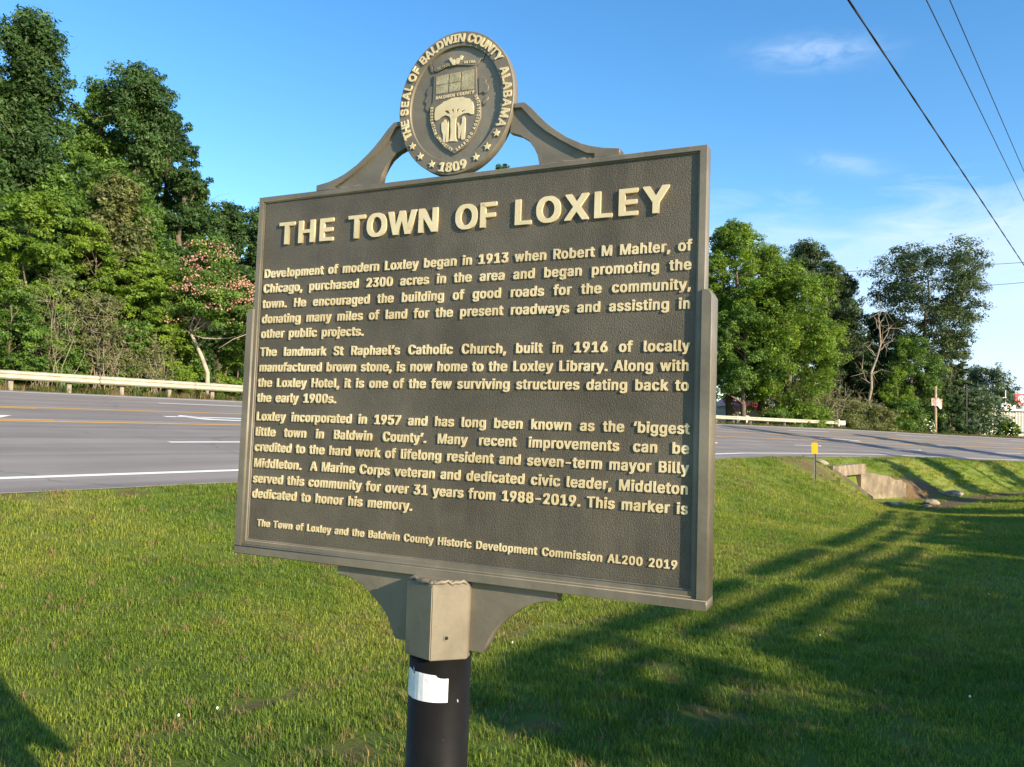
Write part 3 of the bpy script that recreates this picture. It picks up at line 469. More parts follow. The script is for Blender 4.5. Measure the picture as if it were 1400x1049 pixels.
marker.matrix_world = Matrix([[sX[i], sY[i], sZ[i], base[i]] for i in range(3)] + [[0, 0, 0, 1]])

def polys_mesh(polys, w0, w1, bev=0.0004, name='plate', res=0):
    cu = bpy.data.curves.new(name, 'CURVE'); cu.dimensions = '2D'; cu.fill_mode = 'BOTH'
    for p in polys:
        s = cu.splines.new('POLY'); s.points.add(len(p) - 1)
        for i, q in enumerate(p): s.points[i].co = (q[0], q[1], 0, 1)
        s.use_cyclic_u = True
    cu.extrude = max((w1 - w0) / 2 - bev, 1e-5)
    if bev: cu.bevel_depth = bev; cu.bevel_resolution = res; cu.offset = -bev
    o = bpy.data.objects.new(name, cu); me = bpy.data.meshes.new_from_object(o); bpy.data.objects.remove(o); bpy.data.curves.remove(cu)
    n = len(me.vertices); V = np.zeros(n * 3, np.float32); me.vertices.foreach_get('co', V); V = V.reshape(-1, 3)
    V = np.stack([V[:, 0], -(V[:, 2] + (w0 + w1) / 2), V[:, 1] + HB], 1); me.vertices.foreach_set('co', V.astype(np.float32).ravel())
    me.materials.clear(); me.name = name; me.update(); return me
def sbox(u0, u1, v0, v1, w0, w1, bev=0.0015): return polys_mesh([[(u0, v0), (u1, v0), (u1, v1), (u0, v1)]], w0, w1, bev)
def part(name, me, m, parent=None, label=None): return obj(name, me, parent or marker, m, label=label)
def glyph(ch, sx, sy, ox, oy, f=None):
    adv, ps = FONT[ch]; out = []
    for p in ps:
        q = np.array(p, float).reshape(-1, 2) / 500; q = np.stack([q[:, 0] * sx + ox, (q[:, 1] + 0.011) * sy + oy], 1)
        out.append(q if f is None else f(q))
    return out, adv / 500 * sx
def nat(txt): return sum(FONT[c][0] for c in txt if c != ' ') / 500

HU, HV0, HV1 = 0.531, -0.420, 0.4212
PW = 0.0            # frame front
part('panel', sbox(-HU + .004, HU - .004, HV0 + .004, HV1 - .004, -0.034, -0.0060, 0.0), M_panel)
ring_o = [(-HU, HV0), (HU, HV0), (HU, HV1), (-HU, HV1)]; ring_i = [(-0.5175, -0.3905), (0.5175, -0.3905), (0.5175, 0.4107), (-0.5175, 0.4107)]
part('frame', polys_mesh([ring_o, ring_i[::-1]], -0.0335, PW, 0.0008), M_frame)
rim_i = [(-0.5145, -0.3875), (0.5145, -0.3875), (0.5145, 0.4085), (-0.5145, 0.4085)]; rim_o = [(-0.5174, -0.3904), (0.5174, -0.3904), (0.5174, 0.4106), (-0.5174, 0.4106)]
part('inner_moulding', polys_mesh([rim_o, rim_i[::-1]], -0.0064, -0.0036, 0.0003), M_frame)
# U-shaped cradle over both sides and the foot
def lug(s):
    a, b = (0.5262, 0.5458); pts = [(a * s, -0.4035), (b * s, -0.4035), (b * s, 0.141), ((b - .006) * s, 0.1515), (a * s, 0.1515)]
    return pts if s > 0 else pts[::-1]
for s in (1, -1): part('cradle_side', polys_mesh([lug(s)], -0.052, 0.0058, 0.0012), M_frame)
part('cradle_foot', sbox(-0.5458, 0.5458, -0.4215, -0.4037, -0.052, 0.0062, 0.0014), M_frame)
part('cradle_bead', sbox(-0.5258, 0.5258, -0.4034, -0.3995, -0.02, 0.0026, 0.0008), M_frame)

# title: every raised letter a piece
def word_letters(txt, u0, u1, v, sy, w0, h, m, parent=None):
    sx = sy * 1.03; n = len(txt); tot = nat(txt) * sx; gap = (u1 - u0 - tot + 0.01 * sy) / max(1, n - 1); x = u0 - 0.03 * sy
    for ch in txt:
        ps, a = glyph(ch, sx, sy, x, v); part('letter', polys_mesh(ps, w0, w0 + h, 0, 'letter'), m, parent); x += a + gap
TS = 0.0985
for txt, a, b, v in (('THE', -0.4635, -0.3015, .3040), ('TOWN', -0.2655, -0.0270, .3036), ('OF', 0.0090, 0.1105, .3032), ('LOXLEY', 0.1450, 0.4670, .3022)):
    word_letters(txt, a, b, v - 0.001, TS, -0.0063, 0.0052, M_gold)
LINES = [("Development of modern Loxley began in 1913 when Robert M Mahler, of", .2262, 1), ("Chicago, purchased 2300 acres in the area and began promoting the", .1905, 1),
("town. He encouraged the building of good roads for the community,", .1540, 1), ("donating many miles of land for the present roadways and assisting in", .1180, 1), ("other public projects.", .0829, 0),
("The landmark St Raphael\u2019s Catholic Church, built in 1916 of locally", .0399, 1), ("manufactured brown stone, is now home to the Loxley Library. Along with", .0036, 1),
("the Loxley Hotel, it is one of the few surviving structures dating back to", -.0326, 1), ("the early 1900s.", -.0678, 0),
("Loxley incorporated in 1957 and has long been known as the \u2018biggest", -.1115, 1), ("little town in Baldwin County\u2019. Many recent improvements can be", -.1475, 1),
("credited to the hard work of lifelong resident and seven-term mayor Billy", -.1830, 1), ("Middleton.  A Marine Corps veteran and dedicated civic leader, Middleton", -.2205, 1),
("served this community for over 31 years from 1988-2019. This marker is", -.2562, 1), ("dedicated to honor his memory.", -.2912, 0)]
def text_line(txt, u0, u1, v, sx, sy, h, justify, sp0=0.36):
    toks = txt.split(' '); words = [w for w in toks if w]; gaps = txt.count(' '); natw = nat(txt) * sx
    sp = (u1 - u0 - natw) / gaps if justify else sp0 * sx
    x = u0
    for tk in toks:
        if tk:
            ps = []
            for ch in tk:
                g, a = glyph(ch, sx, sy, x, v); ps += g; x += a
            part('word', polys_mesh(ps, -0.0063, -0.0063 + h, 0, 'word'), M_gold)
        x += sp
for txt, v, j in LINES:
    sx = 0.0358
    if j and (1.0135 - nat(txt) * sx) / txt.count(' ') < 0.0098: sx = (1.0135 - 0.0098 * txt.count(' ')) / nat(txt)
    text_line(txt, -0.5068 - (0.0012 if v < 0 else 0), 0.5068 + (0.0026 if v < -.1 else 0), v, sx, 0.0388, 0.0030, j)
text_line("The Town of Loxley and the Baldwin County Historic Development Commission AL200 2019", -0.4892, 0.4922, -.3560, 0.0277, 0.0300, 0.0024, 1)

# scroll brackets beside the seal
def arc_pts(P): return P
sL = [(-.3630, .4214), (-.3630, .4345), (-.3300, .4395), (-.3050, .4462), (-.2840, .4540), (-.2520, .4715), (-.2223, .4935), (-.2060, .5080), (-.1906, .5235), (-.1740, .5420), (-.1576, .5560), (-.1290, .5560), (-.1240, .4990), (-.1480, .4900), (-.1673, .4770), (-.1800, .4600), (-.1880, .4440), (-.1932, .4214)]
sR = [(-x, y) for x, y in sL][::-1]
def web(pts):   # recessed web under the rib
    return pts
for s in (1, -1):
    o_ = sL if s < 0 else sR
    br = part('scroll_bracket', polys_mesh([o_], -0.026, -0.0085, 0.0006), M_frame)
    rib = [(-.3630, .4214), (-.3630, .4345), (-.3300, .4395), (-.3050, .4462), (-.2840, .4540), (-.2520, .4715), (-.2223, .4935), (-.2060, .5080), (-.1906, .5235), (-.1740, .5420), (-.1576, .5560), (-.1350, .5560), (-.1350, .5465), (-.1510, .5455), (-.1660, .5290), (-.1850, .5080), (-.2050, .4900), (-.2350, .4690), (-.2650, .4500), (-.2950, .4330), (-.3120, .4300), (-.3120, .4214)]
    if s > 0: rib = [(-x, y) for x, y in rib][::-1]
    part('rib', polys_mesh([rib], -0.030, -0.0008, 0.0008), M_frame, br)
    wl = MB(); g = np.random.default_rng(5 + s)
    pts = [((-.305 + .11 * k / 14) * (-s), -(-0.0075 + .0012 * g.normal()), .4222 + .0012 * g.normal() + HB) for k in range(15)]
    wl.tube([(p[0], p[1], p[2]) for p in pts], [.0024 + .0008 * abs(g.normal()) for _ in pts], 6); part('weld_bead', wl.mesh('weld_bead', True), M_frame_w, br)

# the round seal
SC0 = (-0.003, 0.5762); RX, RY = 0.1385, 0.1556
def ell(k, n=96, a0=0, a1=360): return [(SC0[0] + RX * k * math.cos(R(a0 + (a1 - a0) * i / n)), SC0[1] + RY * k * math.sin(R(a0 + (a1 - a0) * i / n))) for i in range(n)]
seal = part('seal', polys_mesh([ell(0.995)], -0.019, -0.0032, 0.001), M_frame, label='round bronze county seal with raised ring lettering and a tree on a shield')
part('seal_rim', polys_mesh([ell(1.0), ell(0.795)[::-1]], -0.020, 0.0026, 0.0008), M_frame, seal)
def star(c, r):
    return [(c[0] + (r if i % 2 == 0 else r * .42) * .9 * math.cos(R(90 + 36 * i)), c[1] + (r if i % 2 == 0 else r * .42) * math.sin(R(90 + 36 * i))) for i in range(10)]
for a in (-143.7, -129.7, -113.6, -63.2, -48.9, -34.7):
    part('star', polys_mesh([star((SC0[0] + RX * .9 * math.cos(R(a)), SC0[1] + RY * .9 * math.sin(R(a))), .0098)], 0.0022, 0.0052, 0.0003), M_gold, seal)
def ring_text(txt, a0, a1, k, size, m, h, w0, inward=False, parent=None, name='letter', rx=RX, ry=RY, c=SC0, merge=False):
    """letters along an ellipse from angle a0 to a1 (degrees, glyph centres); tops outward unless inward"""
    wd = [FONT[ch][0] / 500 if ch != ' ' else 0.35 for ch in txt]; cum = np.cumsum([0] + wd); mid = (cum[:-1] + cum[1:]) / 2
    tt = (mid - mid[0]) / (mid[-1] - mid[0]); allp = []
    for ch, q in zip(txt, tt):
        if ch == ' ': continue
        a = R(a0 + (a1 - a0) * q); px, py = c[0] + rx * k * math.cos(a), c[1] + ry * k * math.sin(a)
        tx, ty = -rx * math.sin(a), ry * math.cos(a); L = math.hypot(tx, ty); tx, ty = tx / L, ty / L
        if not inward: tx, ty = -tx, -ty          # clockwise reading direction
        nx, ny = -ty, tx
        def f(p, px=px, py=py, tx=tx, ty=ty, nx=nx, ny=ny): return np.stack([px + p[:, 0] * tx + p[:, 1] * nx, py + p[:, 0] * ty + p[:, 1] * ny], 1)
        w_ = FONT[ch][0] / 500 * size; ps, _ = glyph(ch, size, size, -w_ / 2, -0.28 * size, f)
        if merge: allp += ps
        else: part(name, polys_mesh(ps, w0, w0 + h, 0, name), m, parent)
    if merge: part('lettering', polys_mesh(allp, w0, w0 + h, 0, 'lettering'), m, parent)
RS = 0.0345
for txt, a, b in (('THE', 204.2, 191.8), ('SEAL', 181.5, 159.0), ('OF', 149.2, 141.5), ('BALDWIN', 130.6, 84.5), ('COUNTY', 73.2, 36.0), ('ALABAMA', 21.5, -25.3)):
    ring_text(txt, a, b, 0.905, RS, M_gold, 0.0032, 0.0022, parent=seal)
ring_text('1809', -101.0, -77.0, 0.893, 0.0375, M_gold, 0.0032, 0.0022, inward=True, parent=seal)
B0 = -0.0033
shield = [(-0.0578, 0.6476), (0.0441, 0.650), (0.0493, 0.5855), (0.0582, 0.5709), (0.0595, 0.5378), (0.0482, 0.5064), (0.0275, 0.4794), (0.0005, 0.4654), (-0.0244, 0.4808), (-0.0503, 0.5092), (-0.0632, 0.5413), (-0.0655, 0.5759), (-0.0593, 0.5855)]
part('shield', polys_mesh([shield], B0, B0 + .0042, 0.0005), M_frame, seal)
for q in ([(-0.0514, 0.6415), (-0.0219, 0.6422), (-0.0219, 0.6225), (-0.0514, 0.6218)], [(-0.0514, 0.6205), (-0.0219, 0.6212), (-0.0219, 0.6028), (-0.0507, 0.6023)],
          [(-0.0185, 0.6424), (0.0080, 0.6428), (0.0080, 0.6226), (-0.0185, 0.6222)], [(-0.0185, 0.6210), (0.0080, 0.6212), (0.0080, 0.6022), (-0.0185, 0.6025)], [(0.0110, 0.6428), (0.0396, 0.6435), (0.0410, 0.6003), (0.0110, 0.6015)]):
    part('shield_field', polys_mesh([q[::-1]], B0 + .004, B0 + .0050, 0.0001), M_dull, seal)
def small_line(txt, u0, u1, v0, v1, size, m, w0, h, bend=0.0):
    wd = nat(txt) * size; ns = txt.count(' '); sp = size * .38; k = (u1 - u0) / (wd + ns * sp); x = 0; allp = []
    for ch in txt:
        if ch == ' ': x += sp * k; continue
        tq = x / (u1 - u0); g, a = glyph(ch, size * k, size, u0 + x, v0 + (v1 - v0) * tq + bend * 4 * tq * (1 - tq)); allp += g; x += a
    part('lettering', polys_mesh(allp, w0, w0 + h, 0, 'lettering'), m, seal)
small_line('BALDWIN COUNTY', -0.0510, 0.0425, 0.5905, 0.5905, 0.0130, M_gold, B0 + .004, .0012)
tree_p = [[-0.0512, 0.5464], [-0.0518, 0.5601], [-0.0504, 0.57], [-0.0470, 0.5735], [-0.0438, 0.5755], [-0.0390, 0.5775], [-0.0346, 0.5796], [-0.0291, 0.5835], [-0.0240, 0.5832], [-0.0197, 0.5851], [-0.0105, 0.5875], [0.0007, 0.5878], [0.0090, 0.5862], [0.0156, 0.5866], [0.0231, 0.5828], [0.0324, 0.5804], [0.0350, 0.5765], [0.04, 0.572], [0.0429, 0.5633], [0.0437, 0.545], [0.0375, 0.5455], [0.0311, 0.5494], [0.0208, 0.5498], [0.0136, 0.5475], [0.0044, 0.5448], [0.0017, 0.5392], [0.0021, 0.5073], [0.0036, 0.4971], [0.0075, 0.4918], [-0.0138, 0.4935], [-0.011, 0.4991], [-0.0104, 0.5091], [-0.0118, 0.541], [-0.0143, 0.5474], [-0.0239, 0.5521], [-0.0332, 0.55], [-0.0405, 0.545], [-0.0469, 0.5425]]
holes = [[(-0.0281, 0.5624), (-0.0187, 0.5621), (-0.0135, 0.554), (-0.0203, 0.5556)], [(-0.0098, 0.5625), (-0.0049, 0.5628), (-0.0052, 0.5535)], [(0.0019, 0.5608), (0.0082, 0.5621), (0.0036, 0.5532)], [(0.0132, 0.5569), (0.0243, 0.5573), (0.0142, 0.5523)]]
part('tree_relief', polys_mesh([tree_p[::-1]] + holes, B0 + .004, B0 + .0062, 0.0003), M_gold, seal)
part('figure_relief', polys_mesh([[(-0.0344, 0.5347), (-0.0318, 0.5395), (-0.0300, 0.5375), (-0.0275, 0.5430), (-0.0235, 0.5430), (-0.0214, 0.5380), (-0.0194, 0.5330), (-0.0205, 0.5290), (-0.0172, 0.5400), (-0.0158, 0.5309), (-0.0165, 0.5216), (-0.0152, 0.493), (-0.0215, .4925), (-0.0222, .515), (-0.0235, .4928), (-0.028, 0.4939), (-0.0296, 0.5115), (-0.0329, 0.5187)][::-1]], B0 + .004, B0 + .0058, .0002), M_gold, seal)
part('figure_relief', polys_mesh([[(0.0042, 0.5338), (0.0076, 0.5317), (0.0117, 0.5228), (0.0160, 0.5300), (0.0157, 0.5421), (0.0203, 0.5449), (0.0242, 0.5401), (0.0248, 0.5161), (0.0243, 0.4947), (0.0175, 0.4926), (0.0153, 0.4969), (0.0158, 0.5150), (0.0121, 0.4962), (0.0083, 0.4983), (0.0074, 0.5184)][::-1]], B0 + .004, B0 + .0058, .0002), M_gold, seal)
# words following the shield's edge: down the left, up the right
def path_text(txt, pts, size, m, w0, h):
    pts = np.array(pts, float); sg_ = np.hypot(*np.diff(pts, axis=0).T); cum = np.concatenate([[0], np.cumsum(sg_)])
    wd = [(FONT[ch][0] / 500 if ch != ' ' else .35) for ch in txt]; tot = sum(wd); x = 0; allp = []
    for ch, w_ in zip(txt, wd):
        d = (x + w_ / 2) / tot * cum[-1]; x += w_
        if ch == ' ': continue
        px, py = np.interp(d, cum, pts[:, 0]), np.interp(d, cum, pts[:, 1]); qx, qy = np.interp(d + .004, cum, pts[:, 0]), np.interp(d + .004, cum, pts[:, 1]); rx_, ry_ = np.interp(d - .004, cum, pts[:, 0]), np.interp(d - .004, cum, pts[:, 1])
        tx, ty = qx - rx_, qy - ry_; L = math.hypot(tx, ty); tx, ty = tx / L, ty / L; nx, ny = -ty, tx
        def f(p, px=px, py=py, tx=tx, ty=ty, nx=nx, ny=ny): return np.stack([px + p[:, 0] * tx + p[:, 1] * nx, py + p[:, 0] * ty + p[:, 1] * ny], 1)
        g, _ = glyph(ch, size * .9, size, -w_ * size * .45, -.28 * size, f); allp += g
    part('lettering', polys_mesh(allp, w0, w0 + h, 0, 'lettering'), m, seal)
path_text('RECREATION INDUSTRY', [(-0.0602, 0.5760), (-0.0585, 0.5440), (-0.0470, 0.5130), (-0.0225, 0.4870), (-0.0040, 0.4735)], 0.0118, M_gold, B0 + .004, .0012)
path_text('SEAFOOD AGRICULTURE', [(0.0030, 0.4730), (0.0250, 0.4860), (0.0435, 0.5105), (0.0535, 0.5390), (0.0530, 0.5700), (0.0450, 0.5880)], 0.0118, M_gold, B0 + .004, .0012)
ban = [(-0.0655, 0.6728), (-0.0600, 0.6640), (-0.0610, 0.6560), (-0.0504, 0.6530), (-0.0249, 0.6600), (0.0051, 0.6590), (0.0313, 0.6540), (0.0452, 0.6499), (0.0492, 0.6578), (0.0561, 0.6666), (0.0399, 0.6634), (0.0193, 0.6719), (-0.0026, 0.6700), (-0.0216, 0.6712), (-0.0404, 0.6686), (-0.0514, 0.6749)]
part('banner_relief', polys_mesh([ban], B0, B0 + .0030, .0004), M_frame, seal)
small_line('AC PLUS', -0.0520, -0.0200, 0.6570, 0.6620, 0.0100, M_dull, B0 + .0028, .0012); small_line('ULTRA', 0.0150, 0.0420, 0.6600, 0.6570, 0.0105, M_gold, B0 + .0028, .0012)
for hnd in ([(-0.0240, 0.6785), (-0.0200, 0.6760), (-0.0185, 0.6800), (-0.0163, 0.6781), (-0.0130, 0.6720), (-0.0090, 0.6740), (-0.0066, 0.6713), (-0.0054, 0.661), (-0.0118, 0.6604)], [(-0.003, 0.6741), (0.0040, 0.6740), (0.0072, 0.6800), (0.0125, 0.6765), (0.0100, 0.6730), (0.0119, 0.6702), (0.0054, 0.6693), (0.002, 0.6615), (-0.0032, 0.6606), (-0.0046, 0.6683)]):
    part('hand_relief', polys_mesh([hnd[::-1]], B0 + .002, B0 + .0052, .0002), M_gold, seal)
for p_ in ([(0.0506, 0.625), (0.0560, 0.6262), (0.0607, 0.6241), (0.0689, 0.6171), (0.0675, 0.6120), (0.07, 0.6087), (0.0749, 0.603), (0.0735, 0.5917), (0.0666, 0.5862), (0.0620, 0.5925), (0.0592, 0.5906), (0.0521, 0.5884)],
           [(-0.0594, 0.624), (-0.0708, 0.6224), (-0.0769, 0.6114), (-0.0740, 0.6060), (-0.0756, 0.6009), (-0.0809, 0.5915), (-0.0749, 0.5855), (-0.0783, 0.5757), (-0.0693, 0.5659), (-0.0667, 0.5718), (-0.0613, 0.5795)],
           [(0.0602, 0.5709), (0.0703, 0.583), (0.0759, 0.5782), (0.0652, 0.562)], [(-0.0670, .6560), (-0.0610, .6520), (-0.0640, .6700), (-0.0700, .6790), (-0.0720, .6700)], [(0.0560, .6640), (0.0620, .6790), (0.0650, .6760), (0.0590, .6610)]):
    part('scroll_relief', polys_mesh([p_], B0, B0 + .0026, .0005), M_frame, seal)

# fins, hexagonal socket, post
fL = [(-0.2589, -0.4222), (-0.0300, -0.4222), (-0.0300, -0.5605), (-0.1036, -0.5605), (-0.1130, -0.5400), (-0.1247, -0.5173), (-0.1440, -0.4950), (-0.168, -0.4760), (-0.1900, -0.4600), (-0.2114, -0.4500), (-0.2350, -0.4440), (-0.2589, -0.4420)]
part('fin', polys_mesh([fL], -0.036, -0.008, 0.001), M_frame)
part('fin', polys_mesh([[(-x, y) for x, y in fL][::-1]], -0.036, -0.008, 0.001), M_frame)
AXU, AXW = 0.0035, -0.017
def prism(n, r0, r1, v0, v1, rot, b, cap=True):
    A = [(AXU + r0 * math.cos(R(rot) + 2 * math.pi * i / n), -AXW + r0 * math.sin(R(rot) + 2 * math.pi * i / n), v0 + HB) for i in range(n)]
    B = [(AXU + r1 * math.cos(R(rot) + 2 * math.pi * i / n), -AXW + r1 * math.sin(R(rot) + 2 * math.pi * i / n), v1 + HB) for i in range(n)]
    b.add(A + B, [(i, (i + 1) % n, n + (i + 1) % n, n + i) for i in range(n)] + ([tuple(range(n))[::-1], tuple(range(n, 2 * n))] if cap else []))
b = MB(); prism(6, .0755, .0765, -0.5735, -0.4290, -77, b); me = b.mesh('socket')
bm = bmesh.new(); bm.from_mesh(me); bmesh.ops.bevel(bm, geom=bm.edges[:], offset=.0018, segments=2, affect='EDGES'); bm.to_mesh(me); bm.free()
sock = part('socket', me, M_frame_w, label='hexagonal bronze socket')
b = MB(); prism(6, .0755, .0660, -0.4292, -0.4190, -77, b); part('socket_collar', b.mesh('collar'), M_frame_w, sock)
g = np.random.default_rng(4); wl = MB()
hx = [(AXU + .070 * math.cos(a), -AXW + .070 * math.sin(a)) for a in (R(-77 + 60 * k) for k in (-1, 0, 1))]
for (ax, ay), (bx, by) in zip(hx[:-1], hx[1:]):
    m_ = 9; wl.tube([(ax + (bx - ax) * k / m_, ay + (by - ay) * k / m_ - .002, -0.4215 + .002 * g.normal() + HB) for k in range(m_ + 1)], [.0028 + .0016 * abs(g.normal()) for _ in range(m_ + 1)], 7)
part('weld_bead', wl.mesh('weld', True), M_frame_w, sock)
# set screw hole on the right-hand face: ring and a dark disc painted for the bore's shade
fa = R(-77 + 30); nrm = Vector((math.cos(fa), math.sin(fa), 0)); tan = Vector((-math.sin(fa), math.cos(fa), 0)); apo = .0755 * math.cos(R(30)) + .0004
cc = Vector((AXU, -AXW, HB)) + nrm * apo + tan * (-.006) + Vector((0, 0, -0.5300))
def disc_mesh(c, n_, r, th, seg=14):
    b = MB(); b.tube([c, c + n_ * th], r, seg); return b.mesh('disc', False)
part('screw_boss', disc_mesh(cc, nrm, .0062, .0012), M_frame_w, sock); part('screw_hole_disc', disc_mesh(cc + nrm * .0003, nrm, .0038, .0013), mat('hole_shade', (0.01, 0.009, 0.008), 0.9), sock)
b = MB(); n = 40
prism(n, .0632, .0632, -HB - 0.3, -0.5750, 0, b); me = b.mesh('post', True); part('post', me, M_post, label='round black painted steel post')
# torn white sticker wrapped on the post
def cyl(a, v, r=.0638): return (AXU + r * math.sin(R(a)), -AXW - r * math.cos(R(a)), v + HB)
cols = [(-62.0, 0.006, 0), (-54.1, 0, 0.004), (-48.8, -0.004, 0), (-42.2, -0.001, 0), (-35.6, -0.0015, 0.001), (-29.0, -0.004, 0), (-26.3, -0.0085, 0), (-22.4, -0.0085, 0), (-21.0, -0.0035, 0), (-11.8, -0.003, 0), (-1.2, -0.0035, 0), (9.3, -0.0042, 0), (18.6, -0.0048, 0), (22.5, -0.0052, 0), (25.2, -0.009, 0), (31.8, -0.011, 0), (38.4, -0.0115, 0), (45.0, -0.0115, 0)]
V = []; F = []
for i, (a, dt, db) in enumerate(cols):
    top = -0.5985 + dt; bot = -0.6560 + db + (.0020 * (a + 60) / 80 * 0)
    V += [cyl(a, top), cyl(a, (top + bot) / 2), cyl(a, bot)]
for i in range(len(cols) - 1):
    k = 3 * i; F += [(k, k + 1, k + 4, k + 3), (k + 1, k + 2, k + 5, k + 4)]
me = bpy.data.meshes.new('sticker'); me.from_pydata(V, [], F); me.update()
M_stk = mottled('weathered_white_sticker', (0.62, 0.64, 0.66), (0.80, 0.81, 0.82), 30, 0.45, 0.3, 0.002, 90, 0, (0.45, 0.46, 0.47))
part('sticker', me, M_stk, label='torn blank white sticker')
# ------------------------------------------------------------------ guardrail on the far side
M_galv = mottled('weathered_galvanised_steel', (0.36, 0.34, 0.27), (0.50, 0.46, 0.36), 2.5, 0.55, 0.1, 0.004, 40, 0.25, (0.33, 0.28, 0.20))
M_wood = mottled('grey_timber', (0.20, 0.17, 0.13), (0.34, 0.29, 0.22), 5, 0.85, 0.5, 0.01, 50)
gl = -29.65
gr = empty('guardrail', (*[float(v) for v in rw(gl, 10)], 0.4), 'long pale steel guardrail along the far side of the road, ending at a boxy terminal on the right', 'guardrail')
gr['label'] = 'long pale steel guardrail on timber posts along the far edge of the road'
inv = Matrix.Translation(-gr.location)
def gpart(name, me, m, label=None):
    me.transform(inv); return obj(name, me, gr, m, label=label)
prof = [(0, .31), (-.02, .30), (-.075, .255), (-.085, .235), (-.075, .21), (-.02, .165), (-.012, .155), (-.02, .145), (-.075, .10), (-.085, .078), (-.075, .055), (-.02, .01), (0, 0)]
def gz(s): return float(zf(s)) - 0.05
GEND = 74.5
s0 = -24.0
while s0 < GEND - 0.1:
    s1 = min(s0 + 3.81, GEND); b = MB(); V = []; nseg = 5
    for i in range(nseg):
        s_ = s0 + (s1 - s0 + .05) * i / (nseg - 1)
        for dx, dz in prof:
            x, y = rw(gl - dx, s_); V.append((float(x), float(y), gz(s_) + .43 + dz))
    k = len(prof); F = [(i * k + j, i * k + j + 1, (i + 1) * k + j + 1, (i + 1) * k + j) for i in range(nseg - 1) for j in range(k - 1)]
    b.add(V, F); gpart('rail', b.mesh('rail', True), M_galv)
    for q in (0.25, 0.75):
        s_ = s0 + (s1 - s0) * q; x, y = [float(v) for v in rw(gl - 0.23, s_)]; z = float(terrain(np.array(x), np.array(y)))
        M = Matrix.Translation((x, y, z)) @ Matrix.Rotation(-RDA, 4, 'Z')
        b = MB(); b.box(-.09, .09, -.075, .075, -.3, gz(s_) + .74 - z, M); gpart('guardrail_post', b.mesh('post'), M_wood)
        x, y = [float(v) for v in rw(gl - 0.10, s_)]; M = Matrix.Translation((x, y, gz(s_))) @ Matrix.Rotation(-RDA, 4, 'Z')
        b = MB(); b.box(-.04, .06, -.07, .07, .42, .75, M); gpart('spacer_block', b.mesh('block'), M_wood)
    s0 += 3.81
x, y = [float(v) for v in rw(gl, GEND + .2)]; th = math.atan2(RD[0] + .0, RD[1]) ; z0 = gz(GEND)
M = Matrix.Translation((x, y, z0)) @ Matrix.Rotation(-RDA - .75, 4, 'Z')
b = MB()
b.box(-.30, .34, -.7, -.62, .30, .37, M).box(-.30, .34, -.7, -.62, .86, .93, M).box(-.30, .34, -.7, -.62, .58, .65, M).box(-.30, -.22, -.7, -.62, .37, .86, M).box(.26, .34, -.7, -.62, .37, .86, M).box(-.02, .04, -.7, -.62, .37, .86, M).box(-.12, .12, -.62, .1, .42, .80, M)
gpart('terminal', b.mesh('terminal'), mottled('terminal_white', (.6, .58, .5), (.72, .70, .62), 4, .5), label='boxy pale end terminal')

# ------------------------------------------------------------------ culvert headwall
M_conc = mottled('stained_concrete', (0.180, 0.145, 0.095), (0.34, 0.280, 0.190), 1.6, 0.9, 0.6, 0.02, 22, 0, (0.11, 0.095, 0.072))
t = M_conc.node_tree; bc = P(M_conc).inputs['Base Color'].links[0].from_socket
mm = N(t, 'ShaderNodeMapping'); t.links.new(world_pos(t), mm.inputs[0]); mm.inputs['Scale'].default_value = (2.4, 2.4, 1.1)
lk(M_conc, mix_n(t, ramp(t, noise(t, mm.outputs[0], 1.5, 6, .65), [(.42, 0.0), (.62, .75)]), bc, (0.13, 0.10, 0.075)), 'Base Color')
cul = empty('culvert_headwall', (*[float(v) for v in rw(-8.8, 35.6)], -2.8), 'stained tan concrete culvert headwall with wing walls set in the grass bank', 'culvert')
cinv = Matrix.Translation(-cul.location)
def cpart(name, b, m, label=None):
    me = b.mesh(name); me.transform(cinv); return obj(name, me, cul, m, label=label)
def rbox(b, s0, s1, l0, l1, z0, z1):
    V = []
    for s_ in (s0, s1):
        for l in (l0, l1):
            x, y = rw(l, s_)
            for z in (z0, z1): V.append((float(x), float(y), z))
    return b.add(V, [(0, 1, 3, 2), (4, 6, 7, 5), (0, 4, 5, 1), (2, 3, 7, 6), (0, 2, 6, 4), (1, 5, 7, 3)])
ZB = -3.05
b = MB(); rbox(b, 33.2, 37.9, -9.05, -8.72, -1.80, -1.36); cpart('beam', b, M_conc, 'long concrete lintel beam')
b = MB(); rbox(b, 33.2, 33.5, -9.05, -8.75, ZB, -1.802); cpart('pier', b, M_conc)
b = MB(); rbox(b, 35.0, 35.3, -9.04, -8.75, ZB, -1.802); cpart('pier', b, M_conc)
b = MB(); rbox(b, 37.35, 37.9, -9.05, -8.75, ZB, -1.802); cpart('pier', b, M_conc)
b = MB(); rbox(b, 33.2, 37.9, -14.0, -13.8, ZB, -1.5); cpart('bore_shade', b, mat('culvert_shade', (.05, .045, .04), .95))  # dark sheet across the bore stands in for the shade farther inside
for s_ in (33.2, 37.6): b = MB(); rbox(b, s_, s_ + .25, -13.8, -9.06, ZB, -1.81); cpart('side_wall', b, M_conc)
b = MB(); rbox(b, 35.0, 35.3, -13.8, -9.06, ZB, -1.81); cpart('dividing_wall', b, M_conc)
b = MB(); rbox(b, 33.2, 37.9, -13.8, -9.06, -1.80, -1.6); cpart('deck_slab', b, M_conc)
